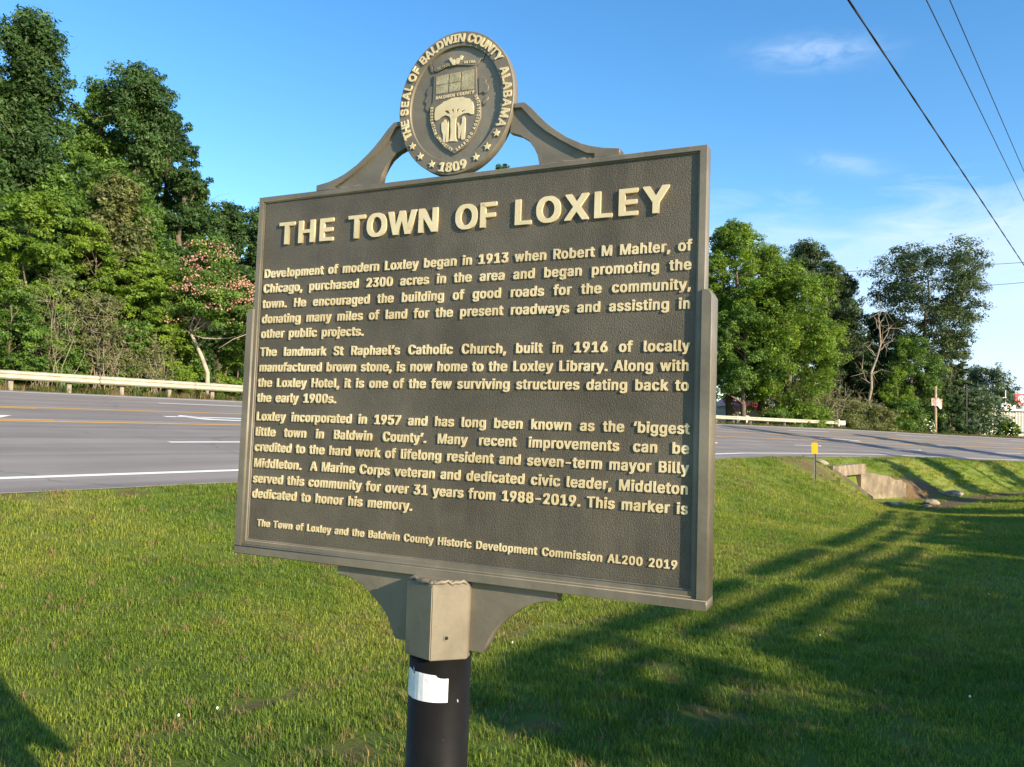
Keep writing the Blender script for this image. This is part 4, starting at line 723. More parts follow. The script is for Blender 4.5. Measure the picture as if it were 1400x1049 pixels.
def wing(pa, pb, th, za0, za1, zb0, zb1, ja=0.0):
    (la, sa), (lb, sb) = pa, pb; V = []
    ax, ay = [float(v) for v in rw(la, sa)]; bx, by = [float(v) for v in rw(lb, sb)]; dx, dy = bx - ax, by - ay; L = math.hypot(dx, dy); nx, ny = -dy / L * th, dx / L * th
    g = np.random.default_rng(8); n = 9; b = MB()
    for i in range(n):
        q = i / (n - 1); x, y = ax + dx * q, ay + dy * q; zt = za1 + (zb1 - za1) * q + (ja * g.normal() if 0 < i < n - 1 else 0); zb_ = za0 + (zb0 - za0) * q
        V += [(x, y, zb_), (x, y, zt), (x + nx, y + ny, zt + ja * .4 * g.normal()), (x + nx, y + ny, zb_)]
    F = [(4 * i + j, 4 * i + (j + 1) % 4, 4 * i + 4 + (j + 1) % 4, 4 * i + 4 + j) for i in range(n - 1) for j in range(4)] + [(0, 1, 2, 3), (4 * n - 1, 4 * n - 2, 4 * n - 3, 4 * n - 4)]
    return b.add(V, F)
cpart('wing_wall', wing((-8.75, 37.75), (-7.55, 39.75), .25, ZB, -1.62, ZB, -2.22, .055), M_conc, 'cracked right wing wall sloping down to the ditch')
cpart('wing_wall', wing((-8.75, 33.25), (-7.35, 33.75), .24, ZB, -1.40, ZB, -2.5, .006), M_conc, 'left wing wall whose sloping top runs into the grass')
# rubble in the ditch
M_rock = mottled('pale_rubble', (0.17, 0.145, 0.105), (0.33, 0.29, 0.22), 3, 0.9, 0.6, 0.03, 12)
def rock(s_, la, sx, sy, sz, seed, label, rot=0.0):
    x, y = [float(v) for v in rw(la, s_)]; z = float(terrain(np.array(x), np.array(y)))
    bm = bmesh.new(); bmesh.ops.create_icosphere(bm, subdivisions=3, radius=1); g = np.random.default_rng(seed); k = g.normal(0, 1.5, (6, 3)); ph = g.uniform(0, 6, 6)
    for v in bm.verts:
        d = 1 + .16 * sum(math.sin(1.6 * (v.co.x * k[i][0] + v.co.y * k[i][1] + v.co.z * k[i][2]) + ph[i]) for i in range(6)) / 2; v.co *= d; v.co.x *= sx; v.co.y *= sy; v.co.z *= sz
    me = bpy.data.meshes.new('rock'); bm.to_mesh(me); bm.free(); me.polygons.foreach_set('use_smooth', [False] * len(me.polygons))
    o = obj('rock', me, None, M_rock, label=label, cat='rock', group='rubble lying in the ditch below the culvert'); o.location = (x, y, z + sz * .35); o.rotation_euler = (0, .1, rot); return o
rock(37.6, -6.05, .62, .26, .15, 2, 'largest smooth pale rock lying in the ditch right of the culvert', .7)
rock(35.3, -7.0, .34, .20, .10, 3, 'flat pale slab of rubble just below the right wing wall', .2)
rock(35.9, -6.75, .22, .16, .09, 4, 'small grey stone between the flat slab and the big pale rock', .4)
rock(36.4, -5.9, .26, .15, .08, 5, 'low brown stone on the camera side of the ditch bottom', 1.1)
rock(43.5, -6.6, .5, .3, .22, 6, 'broad brown stone farther along the ditch at the foot of the bank', .3)
rock(34.7, -7.3, .16, .12, .07, 7, 'smallest stone tucked under the culvert wing wall', .9)
rock(33.15, -9.2, .28, .2, .12, 8, 'grey stone at the left end of the culvert headwall', .4)

# ------------------------------------------------------------------ orange delineator
dx_, dy_ = [float(v) for v in at(1115.5, 27.0)[:2]]; dz_ = float(terrain(np.array(dx_), np.array(dy_)))
de = empty('delineator_post', (dx_, dy_, dz_), 'orange marker plate on a thin grey steel post on the bank left of the culvert', 'road marker')
b = MB(); b.box(-.035, .035, -.004, .004, -.3, 1.02).box(-.035, -.029, -.025, -.004, -.3, 1.02).box(.029, .035, -.025, -.004, -.3, 1.02)
obj('post', b.mesh('post'), de, mottled('grey_channel_steel', (.16, .15, .13), (.27, .25, .22), 8, .6))
pl = polys_pts = [(-.105, .0), (.105, .0), (.105, .38), (-.105, .38)]
b = MB(); bm = None
V = [(-.07, 0), (.07, 0), (.098, .035), (.098, .345), (.07, .38), (-.07, .38), (-.098, .345), (-.098, .035)]
b.add([(u, -.028, v + .94) for u, v in V] + [(u, -.034, v + .94) for u, v in V], [tuple(range(8)), tuple(range(8, 16))[::-1]] + [(i, (i + 1) % 8, 8 + (i + 1) % 8, 8 + i) for i in range(8)])
obj('reflector_plate', b.mesh('plate'), de, mat('orange_sheeting', (0.95, 0.42, 0.008), 0.5)); de.rotation_euler = (R(1), R(-2), R(-12))

# ------------------------------------------------------------------ building, red sign and poles on the right
bd = 118.0; p0 = at(1338, bd); gz0 = -0.75
bl = empty('metal_building', (p0[0], p0[1], gz0), 'long low pale corrugated metal building with a flat white roof edge beyond the road', 'building')
ang = R(-6)
BM = Matrix.Translation((0, 0, 0)) @ Matrix.Rotation(ang, 4, 'Z')
M_metal = mottled('cream_metal_cladding', (0.50, 0.47, 0.40), (0.60, 0.57, 0.49), .8, .6); M_trim = mat('white_fascia', (.78, .76, .70), .6); M_dk = mat('dark_window_glass', (.05, .06, .08), .15)
H_ = 4.75
def bpart(name, b, m, par=None, label=None): return obj(name, b.mesh(name), par or bl, m, label=label)
b = MB(); b.box(0, 2.1, 0, 12, 0, H_, BM); bpart('wall', b, mottled('pale_painted_wall', (.55, .54, .50), (.64, .63, .58), 1, .7), label='pale front wall')
b = MB(); x = 2.1; V = []; F = []
while x < 30:                                                     # folded cladding
    for dx, dy in ((0, 0), (.1, -.07), (.22, -.07), (.32, 0)): 
        for z in (0, H_): V.append(BM @ Vector((x + dx, dy - .02, z)))
    x += .42
for i in range(len(V) // 2 - 1): F.append((2 * i, 2 * i + 2, 2 * i + 3, 2 * i + 1))
b.add(V, F); b.box(2.1, 30.2, .05, 12, 0, H_, BM); bpart('cladding', b, M_metal, label='corrugated metal cladding')
b = MB(); b.box(-.35, 30.5, -.4, 12.3, H_ + .003, H_ + .32, BM); bpart('roof', b, M_trim)
w = bpart('window', MB().box(.35, 1.05, -.05, .06, 2.6, 3.9, BM), M_trim); bpart('pane', MB().box(.43, .97, -.07, -.04, 2.7, 3.8, BM), M_dk, w)
dr = bpart('door', MB().box(1.45, 2.0, -.06, .05, 1.2, 3.9, BM), M_trim); bpart('pane', MB().box(1.55, 1.9, -.08, -.05, 2.0, 3.7, BM), M_dk, dr)
b = MB(); b.box(4.0, 6.0, 1.5, 3.2, H_ + .33, H_ + 1.1, BM); b.tube([BM @ Vector((4.9, 2.3, H_ + 1.1)), BM @ Vector((4.9, 2.3, H_ + 3.2))], .06, 6); b.box(4.5, 5.3, 2.25, 2.35, H_ + 2.0, H_ + 2.12, BM); bpart('roof_unit', b, M_trim, label='white rooftop unit with antenna')
rs = at(1402, 128); rz = -0.8
sg_ = empty('red_sign', (rs[0], rs[1], rz), 'red box sign with a white circle emblem on a pole above the metal building', 'sign')
zc = 128 * (hor(1402) - 546) / FPX - rz
b = MB(); b.box(-1.75, 1.75, -.2, .2, zc - .85, zc + .85); obj('sign_box', b.mesh('sign_box'), sg_, mat('sign_red', (.50, .02, .03), .4))
def ringm(cx_, cz, r0, r1, y, n=28, a0=0, a1=360):
    b = MB(); V = []
    for i in range(n + 1):
        a = R(a0 + (a1 - a0) * i / n)
        V += [(cx_ + r0 * math.cos(a), y, cz + r0 * math.sin(a)), (cx_ + r1 * math.cos(a), y, cz + r1 * math.sin(a)), (cx_ + r1 * math.cos(a), y + .03, cz + r1 * math.sin(a)), (cx_ + r0 * math.cos(a), y + .03, cz + r0 * math.sin(a))]
    b.add(V, [(4 * i + j, 4 * i + (j + 1) % 4, 4 * i + 4 + (j + 1) % 4, 4 * i + 4 + j) for i in range(n) for j in range(4)]); return b
obj('emblem_ring', ringm(-.75, zc, .42, .58, -.235).mesh('ring'), sg_, M_trim); obj('emblem_bar', MB().box(-.95, -.84, -.235, -.21, zc - .3, zc + .3).box(-.66, -.55, -.235, -.21, zc - .3, zc + .3).box(-.84, -.66, -.235, -.21, zc - .06, zc + .06).mesh('bar'), sg_, M_trim)
b = MB(); b.tube([(0, 0, 0), (0, 0, zc - .85)], .16, 10); obj('pole', b.mesh('pole'), sg_, mat('sign_pole', (.5, .5, .48), .6))
M_pole = mottled('weathered_utility_pole', (0.24, 0.18, 0.115), (0.40, 0.31, 0.20), 3, .9, .4, .01, 30)
def pole(px, d, h, r, m, label, lean=(0, 0), zb=None):
    p = at(px, d); z = float(terrain(p[0], p[1])) if zb is None else zb
    o = empty('utility_pole', (p[0], p[1], z), label, 'pole'); b = MB(); b.tube([(0, 0, -.5), (lean[0] * .5, lean[1] * .5, h * .5), (lean[0], lean[1], h)], [r, r * .93, r * .8], 10); obj('pole_shaft', b.mesh('shaft', True), o, m); return o, z
up, uz_ = pole(1278.5, 79, 5.0, .17, M_pole, 'short weathered wooden utility pole at the road edge before the tall airy tree')
b = MB(); n = 7; V = []; 
for i in range(n):
    for j in range(3):
        V.append((-.45 + 1.05 * i / (n - 1), -.2 + .10 * math.sin(i * 1.3 + j), 3.05 + .36 * j + .08 * math.sin(i * 2.1) - (.25 if i > 3 and j == 0 else 0)))
b.add(V, [(3 * i + j, 3 * i + 3 + j, 3 * i + 4 + j, 3 * i + 1 + j) for i in range(n - 1) for j in range(2)]); obj('flag', b.mesh('flag', True), up, mottled('faded_pink_cloth', (.60, .25, .22), (.75, .55, .50), 2, .8), label='faded pink and white ragged flag')
pole(1321, 84, 5.6, .10, mat('dark_pole', (.045, .042, .038), .8), 'slim dark pole between the leaning bushes and the metal building')
# red and white roof glimpsed behind the trees
p = at(1019, 80); rb = empty('roadside_canopy', (p[0], p[1], 0), 'bright red sloping roof with white wall glimpsed under the trees right of the plaque', 'building')
zt = 80 * (hor(1017) - 545) / FPX; zb_ = 80 * (hor(1017) - 556) / FPX
b = MB(); b.box(-1.8, 2.3, 0, 5, 0, zb_); obj('wall', b.mesh('wall'), rb, mat('white_wall', (.75, .75, .72), .7))
b = MB(); b.add([(-2.1, -.5, zb_ + .003), (2.8, -.5, zb_ - .3), (2.4, 2.5, zt - .4), (-1.8, 2.5, zt), (-2.1, 5.4, zb_ + .003), (2.8, 5.4, zb_ - .3)], [(0, 1, 2, 3), (3, 2, 5, 4), (0, 3, 4), (1, 5, 2)]); obj('roof', b.mesh('roof'), rb, mat('red_metal_roof', (.72, .035, .07), .45))

# ------------------------------------------------------------------ overhead wires
M_wire = mat('black_cable', (.015, .015, .017), .6)
wd = np.array([math.sin(math.atan2((1560 - CX), FPX)), math.cos(math.atan2((1560 - CX), FPX)), 0]); _t = FW + RT * (1560 - CX) / FPX - UP * (hor(1560) - CY) / FPX; wd = _t / np.linalg.norm(_t); wd[2] = 0; wd /= np.linalg.norm(wd)
def wire(px, py, z, r, label, twist=False):
    r_ = FW + RT * (px - CX) / FPX - UP * (py - CY) / FPX; p = r_ * z / r_[2]; P_ = [p + wd * k for k in np.concatenate([np.arange(-34, 40, 1.0), np.arange(40, 141, 5.0)])]
    b = MB()
    if twist:
        for ph in (0, math.pi):
            P2 = []
            for q in np.arange(-34, 60, .3): P2.append(p + wd * q + np.array([.006 * math.cos(q * 2.6 + ph), 0, .006 * math.sin(q * 2.6 + ph)]))
            b.tube(P2, r * .75, 5)
        b.tube([p + wd * k for k in np.arange(59, 141, 5.0)], r * 1.2, 5)
    else: b.tube(P_, r, 5)
    return obj('overhead_wire', b.mesh('wire', True), None, M_wire, label=label, cat='wire', group='utility wires overhead')
wire(1160, 0, 5.6, .0145, 'thick black twisted cable, leftmost of the three crossing the sky at upper right', True)
wire(1266.5, 0, 8.2, .0105, 'thin wire in the middle of the three crossing the sky at upper right')
wire(1298.5, 0, 8.6, .0100, 'thin wire farthest right of the three crossing the sky at upper right')
def far_wire(a, b_, d, r, label):
    A = at(a[0], d); A[2] = zat(a[0], a[1], d); B = at(b_[0], d); B[2] = zat(b_[0], b_[1], d); n = 14; dv = B - A
    Pp = [A + dv * (k / n) + np.array([0, 0, -.5 * 4 * (k / n) * (1 - k / n)]) for k in range(n + 1)]
    b = MB(); b.tube(Pp, r, 5); return obj('overhead_wire', b.mesh('wire', True), None, M_wire, label=label, cat='wire', group='utility wires overhead')
far_wire((700, 376), (1500, 350), 62, .022, 'faint level wire crossing behind the plaque and before the right-hand trees')
far_wire((1290, 390), (1500, 369), 92, .032, 'short level wire running right from behind the tall airy tree')
# the line's own poles stand behind the camera and right of the frame; their shadows fall across the road
wp = at(1160, 0.0)
for k, (lat_, s_, hh) in enumerate([(4.4, 52.0, 12.6), (-1.0 + 4.2, -17.0, 10.5)]):
    x, y = [float(v) for v in (lat_ * LD[0] + s_ * RD[0], lat_ * LD[1] + s_ * RD[1])]; z = float(terrain(np.array(x), np.array(y)))
    o = empty('utility_pole', (x, y, z), ['tall wooden power pole beyond the right edge of the view beside the ditch', 'tall wooden power pole standing behind the viewer'][k], 'pole'); b = MB(); b.tube([(0, 0, -.5), (0, 0, hh)], [.19, .13], 10); obj('pole_shaft', b.mesh('shaft', True), o, M_pole)
    b = MB(); M = Matrix.Rotation(-RDA, 4, 'Z'); b.box(-1.2, 1.2, -.06, .06, hh - .7, hh - .55, M); obj('crossarm', b.mesh('crossarm'), o, M_pole)
# ------------------------------------------------------------------ trees
def leaf_m(name, c1, c2, tr=.32):
    m = leafmat(name, c1=c1, c2=c2, trans=tr, rough=.5, attr='tint', vs=.7); return m
LM = dict(dark=leaf_m('dark_foliage', (0.039, 0.086, 0.023), (0.071, 0.135, 0.039)), mid=leaf_m('mid_green_foliage', (0.071, 0.147, 0.023), (0.128, 0.224, 0.039)),
          bright=leaf_m('bright_green_foliage', (0.107, 0.201, 0.020), (0.190, 0.290, 0.037), .42), olive=leaf_m('olive_foliage', (0.106, 0.139, 0.043), (0.186, 0.206, 0.078)),
          far=leaf_m('distant_foliage', (0.071, 0.114, 0.059), (0.110, 0.160, 0.083)))
LM['grey'] = leaf_m('grey_green_foliage', (.048, .082, .030), (.080, .120, .046))
M_bark = mottled('grey_brown_bark', (.085, .065, .045), (.16, .125, .09), 3, .95, .8, .03, 14); M_pale = mottled('pale_bark', (.36, .31, .24), (.55, .49, .40), 2.2, .85, .4, .02, 12, 0, (.16, .13, .10)); M_twig = mottled('dead_twigs', (.20, .165, .12), (.32, .27, .20), 2, .9, .2, .01, 12)
def leaves(C, Rr_, n, size, seed, flat=.75, up=.45, shell=.55, droop=0.0, sub=9):
    """n leaf sprays on twig clusters that break up each bough cluster C (k,3) of radius Rr_"""
    g = np.random.default_rng(seed); k = len(C)
    def unit(m): d = g.normal(0, 1, (m, 3)); return d / np.linalg.norm(d, axis=1)[:, None]
    d = unit(k * sub); R0 = np.repeat(Rr_, sub)[:, None]; rad = g.uniform(.35, 1.18, (k * sub, 1))
    C2 = np.repeat(C, sub, axis=0) + d * R0 * rad * np.array([1, 1, flat]); R2 = R0[:, 0] * g.uniform(.22, .5, k * sub)
    C2[:, 2] -= droop * R0[:, 0] * rad[:, 0] ** 2 * .5
    w = R2 ** 2; ci = g.choice(k * sub, n, p=w / w.sum()); e = unit(n); rr = (shell + (1 - shell) * g.uniform(0, 1, n)) * np.where(g.uniform(0, 1, n) < .2, 1.45, 1.0)
    p = C2[ci] + e * (R2[ci] * rr)[:, None] * np.array([1.15, 1.15, flat * .85])
    out = (C2[ci] - C[ci // sub]); out /= (np.linalg.norm(out, axis=1)[:, None] + 1e-6)
    nn = e * .55 + out * .45 + g.normal(0, .5, (n, 3)) + np.array([0, 0, up]); nn /= np.linalg.norm(nn, axis=1)[:, None]
    a = np.cross(nn, g.normal(0, 1, (n, 3))); a /= np.linalg.norm(a, axis=1)[:, None]; b = np.cross(nn, a)
    s1 = size * g.uniform(.55, 1.35, n)[:, None]; s2 = s1 * g.uniform(.35, .62, n)[:, None]
    V = np.stack([p - a * s1, p + a * s1 * .35 + b * s2, p + a * s1 * .8 - b * s2], 1).reshape(-1, 3)
    F = np.arange(3 * n).reshape(n, 3); tc = np.random.default_rng(seed + 1).uniform(0, 1, k); t2 = g.uniform(0, 1, k * sub)
    T = np.clip(.40 * tc[ci // sub] + .30 * t2[ci] + .30 * g.uniform(0, 1, n), 0, 1); return V, F, np.repeat(T, 3)
def leaf_mesh(name, V, F, T):
    me = mesh_np(name, V, F); a = me.attributes.new('tint', 'FLOAT', 'POINT'); a.data.foreach_set('value', T.astype(np.float32)); return me
def crown_clusters(h, cb, rx, n, seed, shape='oval', cr=(.10, .19), lean=(0, 0), gap=0.0):
    g = np.random.default_rng(seed); C = []; Rr_ = []; tries = 0
    while len(C) < n and tries < 6000:
        tries += 1; q = g.uniform(0, 1) ** .9; z = cb + (h - cb) * q
        if shape == 'oval': pr = math.sin(math.pi * min(1, .10 + .86 * q) ** .85) ** .75
        elif shape == 'column': pr = .95 * (1 - q ** 3.5) ** .8 * (.72 + .28 * math.sin(q * 9 + seed))
        elif shape == 'vase': pr = (.35 + .75 * q) * (1 - max(0, q - .72) ** 1.4 * 3.2)
        elif shape == 'mound': pr = math.sqrt(max(0, 1 - q * q * .95))
        elif shape == 'cone': pr = 1.02 - q
        else: pr = 1
        pr = max(pr, .06); a = g.uniform(0, 6.283); rr = rx * pr * math.sqrt(g.uniform(.12, 1)); c = np.array([rr * math.cos(a) + lean[0] * q, rr * math.sin(a) + lean[1] * q, z])
        r_ = rx * g.uniform(*cr) * 2.1 * (.75 + .25 * pr)
        if gap and any(np.linalg.norm((c - c2) * np.array([1, 1, 1.25])) < gap * (r_ + r2) for c2, r2 in zip(C, Rr_)): continue
        c[2] = min(c[2], h - r_ * .55); C.append(c); Rr_.append(r_)
    return np.array(C), np.array(Rr_)
def limb_path(g, A, B, w=.12, n=5):
    A, B = np.array(A, float), np.array(B, float); L = np.linalg.norm(B - A); out = []
    for i in range(n + 1):
        q = i / n; p = A + (B - A) * q; p[2] += L * .10 * math.sin(math.pi * q) * (-1 if B[2] < A[2] + L * .3 else .2)
        if 0 < i < n: p += g.normal(0, w * L * .22, 3)
        out.append(p)
    return out
def trunk_mesh(h, C, Rr_, r0, seed, cb, lean=(0, 0), nl=14, th=.86):
    g = np.random.default_rng(seed + 50); b = MB(); n = 9; Pp = []
    for i in range(n):
        q = i / (n - 1); Pp.append(np.array([lean[0] * q * q + g.normal(0, .012 * h) * (q > 0), lean[1] * q * q + g.normal(0, .012 * h) * (q > 0), -.4 + (h * th + .4) * q]))
    b.tube(Pp, [r0 * (1.25 if i == 0 else 1) * (1 - .86 * i / (n - 1)) + .012 for i in range(n)], 9)
    idx = g.permutation(len(C))[:nl]
    for i in idx:
        c = C[i]; zz = max(cb * .6, min(c[2] - Rr_[i] * .8 - .12 * h * g.uniform(.3, 1), h * .78)); q = (zz + .4) / (h * th + .4); k = min(n - 2, int(q * (n - 1))); f_ = q * (n - 1) - k; A = Pp[k] * (1 - f_) + Pp[k + 1] * f_
        rr = max(.02, r0 * (1 - .86 * q) * .5); pth = limb_path(g, A, c); b.tube(pth, [rr * (1 - .8 * j / (len(pth) - 1)) for j in range(len(pth))], 6)
        for _ in range(2):
            e = c + g.normal(0, 1, 3) * Rr_[i] * .8; b.tube(limb_path(g, pth[-2], e, n=3), [rr * .35, rr * .25, rr * .16, rr * .06], 4)
    return b.mesh('trunk', True)
def tree(name, label, cat, px, d, ytop, hw, lm, n=20000, size=.17, shape='oval', cbf=.25, ncl=40, seed=1, group=None, bark=None, lean=(0, 0), r0=None, flat=.75, gap=.32, cr=(.10, .19), up=.45, zb=None, shell=.5, loc=None, h=None, rx=None, th=.86, droop=0.0):
    if loc is None: p = at(px, d); x, y = p[0], p[1]
    else: x, y = loc
    z = float(terrain(np.array(x), np.array(y))) - .05 if zb is None else zb
    if h is None: h = (hor(px) - ytop) / FPX * d - z
    if rx is None: rx = hw / FPX * d
    o = empty(name, (x, y, z), label, cat, group); cb = h * cbf
    C, Rc = crown_clusters(h, cb, rx, int(ncl * 1.25), seed, shape, cr, lean, gap)
    V, F, T = leaves(C, Rc, int(n * LEAFK), size * .68, seed, flat, up, shell, droop)
    obj('crown', leaf_mesh('crown', V, F, T), o, LM[lm]); r0 = r0 or .022 * h + .03
    obj('trunk', trunk_mesh(h, C, Rc, r0, seed, cb, lean, th=th), o, bark or M_bark); return o
def dist_for(px, lat):       # depth at which the ray of a column reaches road-lateral lat
    lo, hi = 1.0, 400.0
    f = lambda d: to_road(*at(px, d)[:2])[0] - lat
    dd = np.linspace(5, 140, 1400); v = np.array([float(f(q)) for q in dd]); k = np.where(v < 0)[0]
    return float(dd[k[0]]) if len(k) else 100.0
LEAFK = 2.3
G1 = 'woodland trees behind the guardrail'
TL = [ # label, px, lat, ytop, hw, mat, n, size, shape, cbf, ncl, seed
 ('tallest dark tree at the far left edge, its crown leaving the top of view', 12, -41, 8, 92, 'dark', 34000, .17, 'column', .12, 85, 11),
 ('dark tree with rounded narrow crown, second from the left', 168, -42, 84, 70, 'dark', 32000, .16, 'column', .12, 70, 12),
 ('mid green tree filling the gap between the two tall dark crowns', 112, -44, 108, 64, 'mid', 24000, .17, 'column', .1, 60, 13),
 ('slender dark green tree stepping down right of the rounded crown', 238, -40.5, 194, 44, 'dark', 20000, .15, 'column', .1, 46, 14),
 ('dark tree joining the rounded crown to the slender one', 212, -44, 150, 50, 'dark', 22000, .16, 'column', .1, 56, 21),
 ('broad mid green tree low under the tall dark crowns', 140, -40, 210, 66, 'mid', 22000, .16, 'oval', .02, 60, 22),
 ('low dark tree behind the pink blossoming mimosa', 296, -46, 282, 50, 'dark', 20000, .17, 'oval', .05, 46, 15),
 ('darkest rounded tree just left of the plaque edge', 345, -48, 288, 46, 'dark', 18000, .18, 'oval', .05, 40, 16),
 ('dark tree outside the left edge of view', -95, -41, -40, 90, 'dark', 24000, .22, 'column', .1, 60, 17),
 ('pale limbed olive tree among the tall woodland, mid height', 148, -38, 245, 50, 'olive', 16000, .15, 'oval', .15, 44, 18),
 ('deep green filler tree low between the tall trunks at left', 60, -39, 235, 62, 'mid', 22000, .16, 'column', .02, 60, 19),
 ('dark tree low behind the bright bushes left of the mimosa', 215, -43, 330, 60, 'dark', 16000, .18, 'mound', .0, 40, 20)]
for lb, px, la, yt, hw, lm, n, sz, shp, cbf, ncl, sd in TL:
    tree('woodland_tree', lb, 'tree', px, dist_for(px, la), yt, hw, lm, n, sz, shp, cbf, ncl, sd, G1, cr=(.13, .23), gap=.08, flat=.98)
G2 = 'bushes along the wood edge'
BL = [('bright lime green bush mass at the far left edge', 22, -36, 262, 62, 'bright', 17000, .125, 31), ('bright green bush right of the bare grey brush', 118, -36.5, 300, 50, 'bright', 14000, .12, 32),
 ('yellow green bush in the middle of the wood edge', 192, -35.5, 338, 48, 'bright', 13000, .12, 33), ('low dark bush at the foot of the wood, far left', 8, -33.5, 398, 46, 'mid', 9000, .11, 34),
 ('mid green bush under the bare grey brush', 72, -33.8, 422, 40, 'mid', 9000, .11, 35), ('olive bush tangled with dead stems behind the guardrail', 130, -33.6, 400, 42, 'olive', 9000, .10, 36),
 ('bright low bush left of the leaning mimosa trunk', 228, -34.0, 385, 38, 'bright', 10000, .11, 37), ('dull green low bush just behind the third guardrail post', 178, -33.4, 440, 36, 'mid', 7000, .10, 38),
 ('bright bush between the mimosa trunk and the plaque', 322, -34.6, 452, 34, 'bright', 8000, .11, 39), ('small mid green bush at the base of the mimosa', 258, -34.4, 455, 26, 'mid', 6000, .10, 40),
 ('tall mid green bush behind the bare brush', 62, -37, 335, 44, 'mid', 9000, .13, 41)]
for lb, px, la, yt, hw, lm, n, sz, sd in BL:
    tree('bush', lb, 'bush', px, dist_for(px, la), yt, hw, lm, n, sz, 'mound', .02, 34, sd, G2, cr=(.12, .22), gap=.30, r0=.05)
# mimosa: leaning pale trunk, flat layered crown, pink blossom
md = dist_for(283, -32.5); mp_ = at(283, md); mz = float(terrain(mp_[0], mp_[1])); k = md / FPX
mim = empty('mimosa_tree', (mp_[0], mp_[1], mz), 'mimosa tree covered in pink blossom, leaning on a pale trunk beside the plaque', 'tree')
g = np.random.default_rng(77)
def mpt(px, py, dy=0.0): return np.array([(px - 283) * k, dy, (hor(px) - py) * k - mz])
b = MB(); tp_ = [np.array([0, 0, -.3]), mpt(281, 510), mpt(272, 490, .1), mpt(262, 470, .1), mpt(255, 457, .1)]; b.tube(tp_, [.11, .10, .09, .08, .07], 9)
lay = []
for px, py, dy in ((250, 425, .3), (238, 400, .6), (300, 405, -.3), (320, 395, .2), (285, 380, .5), (252, 372, .8), (325, 430, .1), (275, 350, 1.0), (340, 405, .5), (262, 405, -.6), (312, 418, .9), (288, 412, -.7), (332, 420, -.4), (270, 390, -.3), (305, 392, .7), (258, 358, .6), (300, 430, -.6), (240, 445, .2), (335, 450, .3), (262, 335, 1.2), (310, 448, .9)):
    c = mpt(px, py, dy); lay.append(c); A = tp_[-1] if g.uniform() < .6 else mpt(262, 440, .2); pth = limb_path(g, A, c, .1); b.tube(pth, [.045, .035, .03, .02, .015, .01], 6)
b.tube([mpt(300, 478, -.5), mpt(318, 465, -.4), mpt(340, 455, -.2)], [.025, .02, .01], 5); b.tube([mpt(196, 495, -.8), mpt(215, 482, -.8), mpt(232, 462, -.6)], [.05, .035, .015], 5)
obj('trunk', b.mesh('trunk', True), mim, mottled('mimosa_bark', (.24, .20, .15), (.42, .37, .29), 2.2, .85, .4, .02, 12, 0, (.12, .10, .08)), label='pale forked leaning trunk')
LC = np.array(lay); LRr = np.array([g.uniform(.75, 1.15) for _ in lay]); V, F, T = leaves(LC, LRr, 56000, .07, 78, .75, .8, .2, .25); obj('crown', leaf_mesh('crown', V, F, T), mim, LM['mid'])
n = 2600; ci = g.choice(len(lay), n); d_ = g.normal(0, 1, (n, 3)); d_ /= np.linalg.norm(d_, axis=1)[:, None]; d_[:, 2] = abs(d_[:, 2]) * .5 + .12; pc = LC[ci] + d_ * LRr[ci][:, None] * np.array([1.05, 1.05, .8]) * g.uniform(.6, 1.15, (n, 1))
V = []; 
P3 = np.repeat(pc, 7, axis=0); nn = g.normal(0, 1, P3.shape); nn /= np.linalg.norm(nn, axis=1)[:, None]; aa = np.cross(nn, g.normal(0, 1, P3.shape)); aa /= np.linalg.norm(aa, axis=1)[:, None]; bb = np.cross(nn, aa); P3 = P3 + nn * .03; s_ = g.uniform(.012, .042, (len(P3), 1))
V = np.stack([P3 - aa * s_, P3 + bb * s_, P3 + aa * s_, P3 - bb * s_], 1).reshape(-1, 3); F = np.arange(len(V)).reshape(-1, 4)
M_pink = mottled('pink_blossom', (.36, .17, .12), (.62, .38, .28), 3, .9); o = obj('blossom', mesh_np('blossom', V, F), mim, M_pink, label='pink powder-puff blossom'); o['kind'] = 'stuff'
# bare grey brush
def brush(px, la, ytop, hw, label, seed, n=60, lean=.4, m=None, leafn=1500, wd_=.012):
    d = dist_for(px, la); p = at(px, d); z = float(terrain(p[0], p[1])); h = (hor(px) - ytop) / FPX * d - z; rx = hw / FPX * d; g = np.random.default_rng(seed); b = MB(); tips = []
    for i in range(n):
        a0 = g.uniform(-1, 1) * rx * .5; e = np.array([a0 + g.normal(lean * rx * .4, rx * .45), g.normal(0, .5), h * g.uniform(.45, 1.0)]); pth = limb_path(g, (a0, g.normal(0, .4), 0), e, .22, 5); b.tube(pth, [wd_ * 1.6, wd_ * 1.4, wd_ * 1.1, wd_ * .9, wd_ * .6, wd_ * .3], 4, False)
        for _ in range(7):
            q = pth[g.integers(2, 6)]; dv = g.normal(0, 1, 3) * h * .11; dv[2] = abs(dv[2]) * .8; b.tube([q, q + dv * .55, q + dv + np.array([0, 0, -.03])], [wd_ * .6, wd_ * .45, wd_ * .2], 3, False); tips.append(q + dv)
    o = empty('bare_brush', (p[0], p[1], z), label, 'brush', 'bare grey brush at the wood edges'); obj('stem', b.mesh('stems'), o, M_twig)['kind'] = 'stuff'
    if leafn:
        tips = np.array(tips); V, F, T = leaves(tips, np.full(len(tips), .16), leafn, .07, seed, 1, .3, .2); obj('leaves', leaf_mesh('leaves', V, F, T), o, LM['olive'])['kind'] = 'stuff'
    return o
brush(62, -33.2, 372, 44, 'bare grey arching brush in front of the bright bushes at left', 61, 26, .7, leafn=900, wd_=.009)
brush(138, -32.9, 408, 40, 'thin grey dead stems in the middle of the left wood edge', 62, 26, .1, leafn=1800)
brush(200, -33.0, 445, 34, 'low brown dead brush left of the mimosa', 63, 26, -.2, leafn=1800)

